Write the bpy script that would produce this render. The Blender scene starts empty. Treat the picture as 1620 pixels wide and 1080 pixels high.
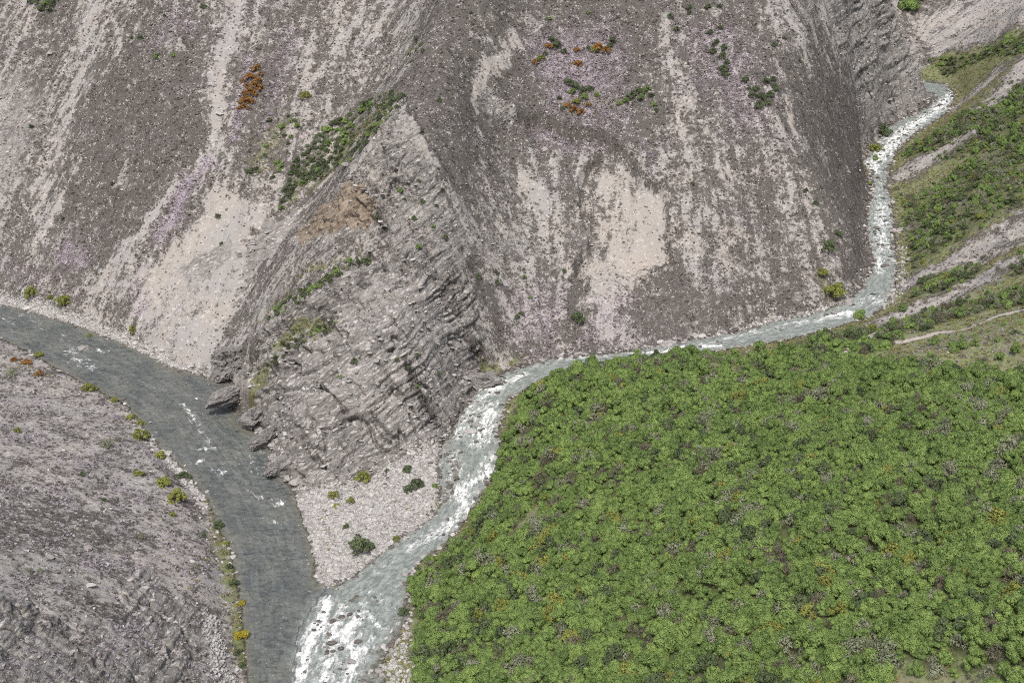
import bpy, math, random
import numpy as np
from mathutils import Vector, Matrix

random.seed(7)
RNG = np.random.default_rng(7)
scene = bpy.context.scene
COL = scene.collection

# ------------------------------------------------------------------ camera, sky, sun, exposure
H = 118.0
PITCH = math.radians(25.0)
FPX = 1950.0                      # focal length in pixels of the 1620 px wide photograph
cam_d = bpy.data.cameras.new("camera")
cam_d.sensor_width = 36.0
cam_d.lens = 36.0 * FPX / 1620.0
cam_d.clip_start = 1.0
cam_d.clip_end = 3000.0
cam = bpy.data.objects.new("camera", cam_d)
cam.location = (0, 0, H)
cam.rotation_euler = (math.pi / 2 - PITCH, 0, 0)
COL.objects.link(cam)
scene.camera = cam

SUN_EL, SUN_AZ = math.radians(60), math.radians(192)     # azimuth clockwise from +y: light from behind left
world = bpy.data.worlds.new("World")
scene.world = world
world.use_nodes = True
wn = world.node_tree.nodes
wl = world.node_tree.links
bg = wn["Background"]
sky = wn.new("ShaderNodeTexSky")
sky.sky_type = 'NISHITA'
sky.sun_disc = False
sky.sun_elevation = SUN_EL
sky.sun_rotation = SUN_AZ
sky.air_density = 1.0
sky.dust_density = 6.0
sky.ozone_density = 0.6
bg.inputs[1].default_value = 0.068
wl.new(sky.outputs[0], bg.inputs[0])
sun_d = bpy.data.lights.new("sun", 'SUN')
sun_d.energy = 1.5
sun_d.angle = math.radians(10)
sun_d.color = (1.0, 0.975, 0.93)
sun = bpy.data.objects.new("sun", sun_d)
sdir = Vector((math.sin(SUN_AZ) * math.cos(SUN_EL), math.cos(SUN_AZ) * math.cos(SUN_EL), math.sin(SUN_EL)))
sun.rotation_euler = (-sdir).to_track_quat('-Z', 'Y').to_euler()
sun.location = (0, 0, 300)
COL.objects.link(sun)
scene.view_settings.view_transform = 'Standard'
scene.view_settings.look = 'None'
scene.view_settings.exposure = 1.2
scene.view_settings.gamma = 1.0
scene.view_settings.use_curve_mapping = False
scene.cycles.filter_width = 1.0
scene.cycles.use_denoising = False
scene.cycles.use_adaptive_sampling = False
scene.cycles.sample_clamp_indirect = 4.0
scene.cycles.max_bounces = 5
scene.cycles.diffuse_bounces = 3
scene.cycles.transparent_max_bounces = 6

# ------------------------------------------------------------------ small maths helpers
CP, SP = math.cos(PITCH), math.sin(PITCH)


def ray(u, v):
    a, b = (u - 810.0) / FPX, (540.0 - v) / FPX
    return np.array([a, CP + b * SP, -SP + b * CP])


def at_z(u, v, z):
    d = ray(u, v)
    t = (z - H) / d[2]
    return np.array([d[0] * t, d[1] * t, z])


def on_slope(u, v, foot_v, foot_z, deg):
    """Point seen at (u, v) on a slope of deg degrees that starts where (u, foot_v) meets height foot_z."""
    f = at_z(u, foot_v, foot_z)
    d = ray(u, v)
    m = math.tan(math.radians(deg))
    # H + t*dz = foot_z + (t*dy - fy)*m
    t = (foot_z - f[1] * m - H) / (d[2] - d[1] * m)
    return np.array([d[0] * t, d[1] * t, H + d[2] * t])


def project(x, y, z):
    dep = y * CP - (z - H) * SP
    dep = np.maximum(dep, 1e-3)
    return 810 + FPX * x / dep, 540 - FPX * (y * SP + (z - H) * CP) / dep, dep


def hash2(ix, iy, seed):
    h = (ix.astype(np.int64) * 374761393 + iy.astype(np.int64) * 668265263 + seed * 1442695041) & 0xFFFFFFFF
    h = ((h ^ (h >> 13)) * 1274126177) & 0xFFFFFFFF
    return ((h ^ (h >> 16)) & 0xFFFF).astype(np.float32) / 65535.0


def gnoise(x, y, seed=0):
    ix, iy = np.floor(x), np.floor(y)
    fx, fy = (x - ix).astype(np.float32), (y - iy).astype(np.float32)
    out = []
    for dx in (0, 1):
        for dy in (0, 1):
            a = hash2(ix + dx, iy + dy, seed) * 6.2832
            out.append(np.cos(a) * (fx - dx) + np.sin(a) * (fy - dy))
    sx = fx * fx * fx * (fx * (fx * 6 - 15) + 10)
    sy = fy * fy * fy * (fy * (fy * 6 - 15) + 10)
    l = out[0] * (1 - sy) + out[1] * sy
    r = out[2] * (1 - sy) + out[3] * sy
    return (l * (1 - sx) + r * sx) * 1.45


def fbm(x, y, octv=4, seed=0, gain=0.5):
    s, a, f, n = 0, 1.0, 1.0, 0
    for k in range(octv):
        s = s + a * gnoise(x * f + 17.3 * k, y * f - 9.1 * k, seed + k)
        n += a
        a *= gain
        f *= 2.03
    return s / n


def sstep(a, b, x):
    t = np.clip((x - a) / (b - a), 0, 1)
    return t * t * (3 - 2 * t)


def blur(a, n):
    for _ in range(n):
        p = np.pad(a, 1, mode='edge')
        a = (p[:-2, 1:-1] + p[2:, 1:-1] + p[1:-1, :-2] + p[1:-1, 2:] + 2 * a) / 6
    return a


def resample(pts, step):
    pts = np.asarray(pts, float)
    out = [pts[0]]
    for a, b in zip(pts[:-1], pts[1:]):
        n = max(1, int(np.linalg.norm(b[:2] - a[:2]) / step))
        for k in range(1, n + 1):
            out.append(a + (b - a) * k / n)
    return np.array(out)


def smooth_line(pts, n=2):
    pts = np.asarray(pts, float)
    for _ in range(n):
        q = 0.75 * pts[:-1] + 0.25 * pts[1:]
        r = 0.25 * pts[:-1] + 0.75 * pts[1:]
        m = np.empty((2 * len(q), pts.shape[1]))
        m[0::2], m[1::2] = q, r
        pts = np.vstack([pts[:1], m, pts[-1:]])
    return pts


# ------------------------------------------------------------------ water courses (photo bank lines carried to the ground)
def wz_main(v):
    return float(np.interp(v, [450, 505, 610, 750, 900, 1080, 1200], [2.3, 2.0, 1.3, 0.7, 0.3, 0.0, -0.2]))


stream_mid = [(440, 1200, -0.25), (520, 1080, -0.05), (545, 1000, 0.2), (575, 950, 0.6), (620, 900, 1.0), (680, 850, 1.5), (730, 790, 2.6), (740, 740, 3.6),
              (748, 690, 4.8), (770, 640, 6.3), (815, 598, 7.8), (880, 578, 8.8), (950, 566, 9.8), (1010, 560, 10.6),
              (1100, 546, 11.6), (1200, 528, 12.8), (1300, 506, 14.0), (1370, 475, 15.6), (1402, 440, 17.0),
              (1398, 400, 18.2), (1393, 350, 19.6), (1392, 310, 20.8), (1390, 275, 22.2), (1388, 250, 23.2),
              (1415, 215, 24.8), (1450, 195, 26.0), (1488, 168, 27.2), (1498, 156, 27.7), (1484, 142, 28.0), (1460, 136, 28.5), (1420, 134, 29.2)]


def stream_z_px(u, v):
    s = np.array(stream_mid)
    d = (s[:, 0] - u) ** 2 + (s[:, 1] - v) ** 2
    k = np.argsort(d)[:2]
    w = 1 / (d[k] + 20)
    return float((s[k, 2] * w).sum() / w.sum())


main_far = [(-160, 455), (-60, 468), (0, 480), (60, 496), (110, 510), (150, 525), (200, 545), (240, 565), (270, 580), (310, 590), (338, 603), (372, 606), (398, 606), (394, 622), (360, 630), (372, 652), (398, 662), (404, 680), (425, 702), (432, 732), (462, 770), (470, 800), (488, 850),
            (499, 900), (506, 942)]
main_near = [(-160, 505), (-60, 520), (0, 535), (50, 560), (100, 590), (140, 612), (170, 625), (200, 640), (220, 665), (245, 700), (275, 725),
             (300, 755), (330, 790), (345, 830), (365, 870), (372, 910), (380, 950), (385, 1000), (392, 1080), (400, 1200)]
st_west = [(506, 942), (560, 912), (600, 880), (640, 845), (690, 820), (698, 790), (694, 760), (692, 730), (700, 700),
           (720, 670), (745, 635), (775, 602), (815, 585), (870, 568), (950, 561), (1010, 554), (1100, 536), (1170, 525),
           (1220, 511), (1290, 496), (1340, 478), (1380, 440), (1382, 400), (1370, 370), (1374, 330), (1384, 290), (1364, 255),
           (1382, 236), (1410, 198), (1450, 183), (1478, 162), (1487, 152), (1478, 147), (1455, 142), (1420, 140)]
st_east = [(640, 1200), (610, 1090), (600, 1040), (648, 985), (640, 940), (650, 900), (690, 870), (730, 832), (760, 782), (785, 750), (790, 700), (790, 670),
           (800, 632), (830, 612), (870, 594), (905, 582), (1000, 572), (1100, 560), (1200, 544), (1280, 527), (1340, 510),
           (1390, 492), (1415, 460), (1420, 420), (1414, 380), (1412, 330), (1402, 290), (1412, 250), (1437, 216),
           (1470, 196), (1500, 176), (1511, 155), (1498, 135), (1460, 129), (1420, 127)]
W_main_far = np.array([at_z(u, v, wz_main(v)) for u, v in main_far])
W_main_near = np.array([at_z(u, v, wz_main(v)) for u, v in main_near])
W_st_west = np.array([at_z(u, v, stream_z_px(u, v)) for u, v in st_west])
W_st_east = np.array([at_z(u, v, stream_z_px(u, v)) for u, v in st_east])
C_stream = resample(smooth_line([at_z(*p) for p in stream_mid]), 3.0)
main_mid = [(-160, 480), (-60, 494), (0, 508), (60, 528), (120, 552), (180, 580), (240, 615), (285, 650), (320, 690), (350, 735), (385, 790),
            (412, 850), (432, 910), (440, 960), (440, 1020), (438, 1080), (440, 1200)]
C_main = resample(smooth_line([at_z(u, v, wz_main(v)) for u, v in main_mid]), 3.0)

# ------------------------------------------------------------------ control points of the ground
ctrl = []
for w in (W_main_far, W_main_near, W_st_west, W_st_east):
    for p in resample(w, 9.0):
        ctrl.append((p[0], p[1], p[2] + 0.25))


def cp(u, v, z):
    ctrl.append(tuple(at_z(u, v, z)))


def slope_column(u, foot_v, foot_z, deg, vs):
    for v in vs:
        ctrl.append(tuple(on_slope(u, v, foot_v, foot_z, deg)))


# big face and the gully behind the spur
slope_column(-150, 440, 3.2, 37, (330, 200, 60, -120))
slope_column(0, 466, 3.0, 38, (400, 300, 200, 90, 0, -130))
slope_column(110, 496, 2.8, 37, (430, 300, 160, 30, -120))
slope_column(210, 535, 2.6, 37.5, (470, 360, 240, 110, 0, -120))
slope_column(300, 578, 2.0, 35, (510, 400, 290, 170, 50, -100))
slope_column(380, 590, 1.6, 34, (440, 330, 210, 90, -40, -130))
slope_column(450, 596, 1.6, 34, (380, 290, 170, 50, -80))
slope_column(520, 600, 1.6, 34.5, (270, 170, 60, -60))
slope_column(590, 600, 1.6, 35.5, (150, 60, -60, -130))
# crest of the spur
for u, v, z in ((395, 556, 8.0), (440, 490, 20.5), (510, 450, 27.0), (580, 410, 30.8), (602, 370, 34.3), (597, 300, 41.0), (608, 225, 48.5),
                (640, 150, 55.0), (668, 75, 61.8), (700, 0, 69.6), (735, -120, 81.0)):
    cp(u, v, z)
# front of the spur
for u, v, z in ((470, 720, 6.0), (480, 620, 14.2), (520, 540, 20.0), (560, 640, 13.0), (600, 560, 20.5), (610, 480, 26.0),
                (650, 640, 12.0), (680, 560, 18.5), (560, 735, 4.0), (650, 705, 5.2), (490, 765, 2.6), (420, 640, 7.5),
                (430, 560, 15.5)):
    cp(u, v, z)
# gravel spit
for u, v, z in ((520, 800, 2.2), (600, 800, 2.6), (660, 760, 3.6), (540, 880, 1.6), (600, 850, 2.0), (670, 800, 2.9)):
    cp(u, v, z)
slope_column(700, 690, 5.2, 40.5, (600, 480, 360, 240, 120))
slope_column(770, 608, 7.4, 40.3, (520, 420, 300, 180, 60, -60))
slope_column(850, 566, 9.0, 39.5, (480, 380, 270, 160, 50, -90))
slope_column(950, 556, 10.4, 39, (480, 390, 290, 180, 60, -60))
slope_column(1050, 540, 11.6, 39.5, (460, 370, 270, 150, 40, -90))
slope_column(1150, 522, 13.0, 40, (440, 340, 240, 130, 20, -100))
slope_column(1250, 498, 14.2, 40, (420, 330, 230, 120, 0, -100))
slope_column(1320, 476, 15.6, 40.5, (400, 310))
for u, v, D in ((1350, 200, 300), (1350, 100, 315), (1300, 100, 293), (1400, 100, 338), (1432, 60, 362), (1405, 0, 358), (1440, 120, 357), (1466, 150, 355), (1468, 124, 362), (1452, 100, 362),
                (1390, -90, 362), (1330, -60, 325)):
    d = ray(u, v)
    t = D / d[1]
    ctrl.append((d[0] * t, D, H + d[2] * t))
for u, D, z in ((1370, 420, 40), (1300, 420, 62), (1440, 402, 31.5), (1200, 420, 88), (1000, 420, 110), (700, 420, 118), (400, 430, 105), (0, 430, 100)):
    ctrl.append(((u - 810) / FPX * (D * CP + (H - z) * SP), D, z))
# left hill
for u, v, z in ((0, 600, 4.5), (0, 650, 8), (0, 800, 15), (0, 950, 20.5), (0, 1080, 24), (90, 640, 4.5), (150, 700, 6), (150, 790, 9.0), (150, 920, 13.5),
                (150, 1080, 15.5), (270, 790, 4.0), (270, 880, 6.0), (270, 1000, 7.5), (320, 1080, 5.5), (330, 900, 2.8), (-150, 620, 10), (-150, 800, 21),
                (-150, 1000, 28), (0, 1200, 26), (-150, 1200, 32), (240, 1200, 11), (350, 1000, 2.2)):
    cp(u, v, z)
# green hill
for u, v, z in ((870, 640, 12.0), (840, 740, 8.5), (1000, 640, 16.5), (1000, 700, 17.0), (1000, 850, 15.0), (1000, 1000, 13.5), (800, 900, 6.0), (800, 1060, 6.0), (700, 960, 3.0),
                (700, 1070, 2.5), (1200, 620, 20.5), (1200, 800, 23), (1200, 1000, 22), (1400, 640, 25.5), (1400, 800, 29.5), (1400, 1000, 29.5), (1600, 640, 30),
                (1600, 800, 35), (1600, 1000, 37), (1620, 1090, 37), (1000, 592, 14.5), (1100, 580, 16.5), (1200, 565, 17.5), (1300, 560, 19.5), (1400, 570, 22.5),
                (1600, 560, 28), (1500, 520, 25), (1600, 500, 29.5), (1450, 470, 19.5), (1500, 430, 23), (1600, 400, 30), (1600, 450, 29.5), (1500, 350, 26),
                (1600, 300, 34), (1500, 250, 28.5), (1600, 200, 37), (1530, 180, 30.5), (1600, 100, 42), (1530, 115, 33), (1500, 60, 36), (1450, 20, 40.5),
                (1600, 20, 50), (1480, -60, 48), (1620, -90, 62), (1800, 1000, 45), (1800, 800, 44), (1800, 640, 37), (1800, 500, 37), (1800, 300, 43), (1800, 100, 52), (1800, -60, 66),
                (1000, 1200, 12), (1400, 1200, 27), (1750, 1200, 41), (700, 1200, 2.5), (1445, 400, 20.5), (1445, 330, 22.0), (1450, 250, 25.5)):
    cp(u, v, z)
ctrl = np.array(ctrl)

# ------------------------------------------------------------------ height grid
GS = 0.45
X0, X1, Y0, Y1 = -190.0, 250.0, 84.0, 486.0
nx, ny = int((X1 - X0) / GS) + 1, int((Y1 - Y0) / GS) + 1
gx = X0 + np.arange(nx) * GS
gy = Y0 + np.arange(ny) * GS


def rbf_fit(c, smooth=0.6, cc=7.0):
    n = len(c)
    d = np.sqrt((c[:, None, 0] - c[None, :, 0]) ** 2 + (c[:, None, 1] - c[None, :, 1]) ** 2 + cc * cc)
    A = np.zeros((n + 3, n + 3))
    A[:n, :n] = -d + smooth * np.eye(n)
    A[:n, n] = A[n, :n] = 1
    A[:n, n + 1] = A[n + 1, :n] = c[:, 0] / 100
    A[:n, n + 2] = A[n + 2, :n] = c[:, 1] / 100
    b = np.zeros(n + 3)
    b[:n] = c[:, 2]
    return np.linalg.lstsq(A, b, rcond=None)[0]


wgt = rbf_fit(ctrl)


def rbf_eval(x, y, cc=7.0):
    out = np.full(x.shape, wgt[-3]) + wgt[-2] * x / 100 + wgt[-1] * y / 100
    for (px, py, _), w in zip(ctrl, wgt[:-3]):
        out -= w * np.sqrt((x - px) ** 2 + (y - py) ** 2 + cc * cc)
    return out


STEPC = 5     # evaluate on a coarse grid (2.25 m), then interpolate smoothly
cxg = X0 + np.arange(nx // STEPC + 3) * GS * STEPC
cyg = Y0 + np.arange(ny // STEPC + 3) * GS * STEPC
CX, CY = np.meshgrid(cxg, cyg)
ZC = rbf_eval(CX, CY)


def cubic_up(a, n, axis):
    m = a.shape[axis]
    t = np.arange(n) / STEPC
    i = np.floor(t).astype(int)
    f = t - i
    g = lambda k: np.take(a, np.clip(i + k, 0, m - 1), axis=axis)
    sh = [1, 1]
    sh[axis] = -1
    f = f.reshape(sh)
    p0, p1, p2, p3 = g(-1), g(0), g(1), g(2)
    return p1 + 0.5 * f * (p2 - p0 + f * (2 * p0 - 5 * p1 + 4 * p2 - p3 + f * (3 * (p1 - p2) + p3 - p0)))


Z = cubic_up(cubic_up(ZC, ny, 0), nx, 1)
X, Y = np.meshgrid(gx, gy)
X, Y = X.astype(np.float32), Y.astype(np.float32)
Z = Z.astype(np.float32)


def seg_dist(x, y, ax, ay, bx, by):
    dx, dy = bx - ax, by - ay
    t = np.clip(((x - ax) * dx + (y - ay) * dy) / (dx * dx + dy * dy + 1e-9), 0, 1)
    return np.hypot(x - ax - t * dx, y - ay - t * dy), t


def bbox(pts, pad):
    i0 = max(0, int((pts[:, 0].min() - pad - X0) / GS))
    i1 = min(nx, int((pts[:, 0].max() + pad - X0) / GS) + 2)
    j0 = max(0, int((pts[:, 1].min() - pad - Y0) / GS))
    j1 = min(ny, int((pts[:, 1].max() + pad - Y0) / GS) + 2)
    return slice(j0, max(j1, j0)), slice(i0, max(i1, i0))


def poly_sd(pts, pad=6.0):
    """Signed distance (m) to a ground polygon, positive inside, on the cells round it."""
    pts = np.asarray(pts)[:, :2]
    s = bbox(pts, pad)
    x, y = X[s], Y[s]
    d = np.full(x.shape, 1e9, np.float32)
    ins = np.zeros(x.shape, bool)
    for a, b in zip(pts, np.roll(pts, -1, 0)):
        q, _ = seg_dist(x, y, a[0], a[1], b[0], b[1])
        d = np.minimum(d, q)
        if a[1] != b[1]:
            c = ((a[1] > y) != (b[1] > y)) & (x < (b[0] - a[0]) * (y - a[1]) / (b[1] - a[1]) + a[0])
            ins ^= c
    return s, np.where(ins, d, -d)


# water level field and inside-water distance
water_z = np.zeros_like(Z)
wsum = np.full_like(Z, 1e-9)
dmin = np.full_like(Z, 1e9)
for line in (C_main, C_stream):
    for a, b in zip(line[:-1], line[1:]):
        s = bbox(np.array([a, b]), 16.0)
        d, t = seg_dist(X[s], Y[s], a[0], a[1], b[0], b[1])
        w = np.where(d < 16, 1.0 / (d * d + 1.0) ** 2, 0)
        water_z[s] += w * (a[2] + t * (b[2] - a[2]))
        wsum[s] += w
water_z = np.where(wsum > 1e-8, water_z / wsum, -1e3)
poly_main = np.vstack([smooth_line(W_main_far, 2), [at_z(470, 1000, 0.1), at_z(470, 1080, 0.0), at_z(460, 1200, -0.2)], smooth_line(W_main_near, 2)[::-1]])
poly_st = np.vstack([smooth_line(W_st_west, 2), smooth_line(W_st_east, 2)[::-1], [at_z(450, 1200, -0.2), at_z(460, 1080, 0), at_z(466, 1000, 0.1)]])
wd = np.full_like(Z, -30.0)
wd_main = np.full_like(Z, -30.0)
wd_st = np.full_like(Z, -30.0)
for P, F in ((poly_main, wd_main), (poly_st, wd_st)):
    s, d = poly_sd(P, 14.0)
    F[s] = np.maximum(F[s], d)
wd = np.maximum(wd_main, wd_st)
# the seam between the two waters is not a shore
seam = [at_z(506, 942, 0.3), at_z(466, 1000, 0.1), at_z(460, 1080, 0), at_z(450, 1200, -0.2)]
ds = np.full_like(Z, 1e9)
for a, b in zip(seam[:-1], seam[1:]):
    s = bbox(np.array([a, b]), 6)
    ds[s] = np.minimum(ds[s], seg_dist(X[s], Y[s], a[0], a[1], b[0], b[1])[0])
wd = np.where((ds < 3.0) & (wd > -1.0), np.maximum(wd, 3.0 - ds), wd)
wd_noise = fbm(X / 2.2, Y / 2.2, 3, 91) * 0.7
wdn = wd + wd_noise * sstep(3.0, 0.5, np.abs(wd))

# ------------------------------------------------------------------ large relief, then the fall lines
bankfade = sstep(1.0, 12.0, -wd)
left_hill_poly = np.vstack([W_main_near, [at_z(300, 1400, 0), at_z(-400, 1400, 30), at_z(-400, 480, 10)]])
right_poly = np.vstack([W_st_east, [(240, 480, 0), (250, 84, 0), (10, 84, 0)]])
is_left = np.zeros_like(Z)
is_right = np.zeros_like(Z)
s, d = poly_sd(left_hill_poly, 3)
is_left[s] = (d > 0)
s, d = poly_sd(right_poly, 3)
is_right[s] = (d > 0)
is_mount = 1 - np.maximum(is_left, is_right)
crest = [at_z(u, v, z) for u, v, z in ((395, 556, 8.0), (440, 490, 20.5), (510, 450, 27.0), (580, 410, 30.8), (602, 370, 34.3), (597, 300, 41.0), (608, 225, 48.5), (640, 150, 55.0))]
for a, b_ in zip(crest[:-1], crest[1:]):
    s = bbox(np.array([a, b_]), 9)
    d, t = seg_dist(X[s], Y[s], a[0], a[1], b_[0], b_[1])
    Z[s] = np.maximum(Z[s], Z[s] * 0 + a[2] + t * (b_[2] - a[2]) + 1.2 - 1.05 * d)
Z += is_right * bankfade * fbm(X / 19, Y / 19, 3, 9) * 3.8
Z += bankfade * (fbm(X / 38, Y / 38, 3, 5) * 1.6 * (1 + 0.3 * is_mount))


def gradient_dir(z):
    g1, g0 = np.gradient(z, GS)
    n = np.hypot(g0, g1) + 1e-6
    return g0 / n, g1 / n, n


def lic(noise, ux, uy, L, step=0.8):
    jj, ii = np.meshgrid(np.arange(ny, dtype=np.float32), np.arange(nx, dtype=np.float32), indexing='ij')
    acc = noise.copy()
    for sg in (1, -1):
        pi, pj = ii.copy(), jj.copy()
        for k in range(L):
            a = np.clip(pj, 0, ny - 1).astype(np.int32)
            b = np.clip(pi, 0, nx - 1).astype(np.int32)
            idx = a * nx + b
            pi += sg * step * ux.ravel()[idx]
            pj += sg * step * uy.ravel()[idx]
            a = np.clip(pj, 0, ny - 1).astype(np.int32)
            b = np.clip(pi, 0, nx - 1).astype(np.int32)
            acc += noise.ravel()[a * nx + b] * (1 - k / L)
    return acc


def norm01(a):
    m, sd = a.mean(), a.std()
    return np.clip(0.5 + (a - m) / (sd * 4.0), 0, 1)


ux, uy, gmag = gradient_dir(blur(Z, 6))
wx = fbm(X / 9, Y / 9, 2, 31) * 0.35
c_, s_ = np.cos(wx), np.sin(wx)
ux, uy = ux * c_ - uy * s_, ux * s_ + uy * c_
ux, uy = ux.astype(np.float32), uy.astype(np.float32)
streak_f = norm01(lic(blur(RNG.standard_normal(Z.shape).astype(np.float32), 1), ux, uy, 14))
streak_c = norm01(lic(blur(RNG.standard_normal(Z.shape).astype(np.float32), 14) * 6, ux, uy, 55))

# ------------------------------------------------------------------ looking up ground points
def ground(x, y, z=None):
    z = Z if z is None else z
    fi, fj = (np.asarray(x) - X0) / GS, (np.asarray(y) - Y0) / GS
    i = np.clip(np.floor(fi).astype(int), 0, nx - 2)
    j = np.clip(np.floor(fj).astype(int), 0, ny - 2)
    a, b = fi - i, fj - j
    return (z[j, i] * (1 - a) + z[j, i + 1] * a) * (1 - b) + (z[j + 1, i] * (1 - a) + z[j + 1, i + 1] * a) * b


_T = np.arange(88.0, 484.0, 0.4)


def at(u, v):
    """First ground point on the line of sight through photo point (u, v)."""
    d = ray(u, v)
    t = _T / d[1]
    x, y, z = d[0] * t, d[1] * t, H + d[2] * t
    g = ground(x, y)
    k = np.nonzero((z < g) & (x > X0) & (x < X1))[0]
    k = k[0] if len(k) else len(t) - 1
    if k > 0:
        e0, e1 = z[k - 1] - g[k - 1], z[k] - g[k]
        f = e0 / (e0 - e1 + 1e-9)
        tt = t[k - 1] + f * (t[k] - t[k - 1])
    else:
        tt = t[0]
    return np.array([d[0] * tt, d[1] * tt, H + d[2] * tt])


def depth_of(p):
    return p[1] * CP - (p[2] - H) * SP


# ------------------------------------------------------------------ ground cover maps (ground metres)
cover = {k: np.zeros_like(Z) for k in ('scree', 'purple', 'rock', 'grass', 'orange', 'gravel', 'tan', 'wet', 'shrub')}
edge_n = fbm(X / 4.0, Y / 4.0, 3, 51)
edge_f = fbm(X / 1.3, Y / 1.3, 2, 57)


def put(layer, s, m, val, mode):
    a = cover[layer][s]
    if mode == 'max':
        cover[layer][s] = np.maximum(a, m * val)
    elif mode == 'set':
        cover[layer][s] = a * (1 - m) + val * m
    else:
        cover[layer][s] = np.clip(a + m * val, 0, 1.2)


def area(layer, px, val=1.0, feather=2.5, rough=2.0, mode='max'):
    P = np.array([at(u, v) for u, v in px])
    s, d = poly_sd(P, 8.0)
    d = d + (edge_n[s] + 0.5 * edge_f[s]) * rough
    put(layer, s, sstep(-feather, feather, d), val, mode)


def stroke(layer, px, width, val=1.0, soft=1.1, rough=0.75, mode='max'):
    """px: photo points; width: half width in photo pixels (number or one per point)."""
    ws = width if isinstance(width, (list, tuple)) else [width] * len(px)
    P = [at(u, v) for u, v in px]
    R = [w * depth_of(p) / FPX for w, p in zip(ws, P)]
    pad = max(R) * 2 + 4
    s = bbox(np.array(P), pad)
    best = np.full(X[s].shape, -1e3, np.float32)
    for k in range(len(P) - 1):
        d, t = seg_dist(X[s], Y[s], P[k][0], P[k][1], P[k + 1][0], P[k + 1][1])
        r = R[k] + t * (R[k + 1] - R[k])
        best = np.maximum(best, (r - d) / np.maximum(r, 0.3))
    best = best + (edge_n[s] + edge_f[s]) * rough
    put(layer, s, sstep(-soft * 0.5, soft, best), val, mode)


def dot(layer, u, v, r, val=1.0, **k):
    stroke(layer, [(u - r * 0.3, v), (u + r * 0.3, v)], r, val, **k)


# general tone of each hillside
cover['scree'] += is_mount * (0.42 + 0.32 * fbm(X / 13, Y / 13, 4, 71, 0.6))
cover['purple'] += is_mount * (0.20 + 0.36 * fbm(X / 9, Y / 9, 4, 72, 0.6))
cover['scree'] += is_left * (0.58 + 0.45 * fbm(X / 7, Y / 7, 4, 73, 0.6))
cover['purple'] += is_left * (0.27 + 0.45 * fbm(X / 7, Y / 7, 4, 74, 0.6))
cover['grass'] += is_right * (0.78 + 0.30 * fbm(X / 10, Y / 10, 3, 75))
cover['scree'] += is_right * (0.15 + 0.30 * fbm(X / 10, Y / 10, 3, 76))
for k in cover:
    cover[k] = np.clip(cover[k], 0, 1)

# --- where the scrub closes up
for px, v in (([(190, 50), (320, 20), (335, 200), (290, 285), (220, 350), (140, 440), (95, 410), (120, 250)], 0.02),
              ([(650, 150), (690, -20), (840, -20), (850, 90), (905, 190), (870, 245), (770, 262), (745, 335), (690, 300)], 0.06),
              ([(690, 300), (760, 300), (740, 400), (700, 390)], 0.16),
              ([(860, -40), (1050, -40), (1040, 100), (1045, 250), (1000, 235), (930, 215), (880, 170)], 0.03),
              ([(1070, -40), (1190, -40), (1230, 180), (1170, 190), (1100, 170)], 0.10),
              ([(800, 425), (900, 440), (905, 550), (800, 550)], 0.10),
              ([(985, 460), (1060, 440), (1170, 470), (1185, 520), (1020, 548)], 0.12),
              ([(1255, 120), (1330, 150), (1385, 250), (1372, 430), (1330, 370), (1290, 280)], 0.06),
              ([(390, 80), (450, 60), (440, 250), (380, 260), (360, 180)], 0.10),
              ([(-40, 330), (30, 350), (90, 440), (-40, 440)], 0.22)):
    area('scree', px, v + 0.12, 6.0, 5.0, mode='set')
# --- left wall of the gully
stroke('scree', [(165, -20), (140, 60), (112, 160), (78, 250), (60, 340)], [16, 24, 30, 30, 26], 0.72)
stroke('scree', [(60, 340), (55, 420), (110, 460)], [30, 40, 40], 0.45)
stroke('scree', [(178, 30), (192, 70), (160, 125)], 5, 0.75)
stroke('scree', [(70, -20), (32, 60), (4, 115)], [14, 12, 8], 0.7)
area('rock', [(-30, 120), (60, 100), (80, 170), (60, 230), (30, 300), (-30, 330)], 0.6, 5, 4)
area('scree', [(-30, 130), (55, 120), (60, 200), (20, 300), (-30, 320)], 0.5)
stroke('orange', [(45, 120), (60, 130)], 8, 0.5)
stroke('scree', [(372, -20), (366, 60), (342, 120), (348, 190), (332, 245), (300, 275)], [18, 22, 24, 24, 20, 10], 0.85)
stroke('scree', [(300, 275), (262, 320), (222, 370), (180, 420), (150, 450)], [6, 9, 14, 20, 24], 0.75)
stroke('scree', [(428, -20), (426, 70)], 4, 0.6)
stroke('scree', [(440, 40), (400, 120)], [10, 14], 0.35)
area('scree', [(500, -60), (690, -60), (665, 40), (610, 90), (540, 150), (470, 180), (440, 140), (500, 70)], 0.45)
stroke('scree', [(585, -20), (545, 60), (490, 130)], [26, 22, 16], 0.78)
stroke('scree', [(650, -10), (615, 80)], 14, 0.5)
stroke('scree', [(700, -20), (655, 70)], 6, 0.5)
area('scree', [(330, 290), (375, 285), (388, 312), (440, 312), (410, 390), (385, 470), (360, 560), (335, 600), (265, 572), (205, 532), (185, 470), (235, 400), (290, 350)], 0.84, 5.0, 3.5)
area('tan', [(330, 290), (380, 290), (380, 330), (300, 400), (260, 480), (220, 500), (240, 420), (300, 340)], 0.35, 5)
area('rock', [(275, 425), (300, 405), (365, 385), (375, 410), (330, 445), (285, 440)], 0.9, 1.2)
area('rock', [(385, 400), (420, 350), (470, 325), (478, 345), (430, 400), (395, 450), (380, 440)], 0.9, 1.5)
stroke('scree', [(425, 420), (460, 340), (510, 300)], [8, 9, 5], 0.9)
stroke('scree', [(460, 420), (420, 480), (390, 550)], [16, 12, 10], 0.7)
stroke('purple', [(330, 255), (300, 285), (275, 340), (250, 370)], [16, 22, 24, 16], 0.9)
stroke('purple', [(100, 400), (135, 400)], 26, 0.8)
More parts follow.
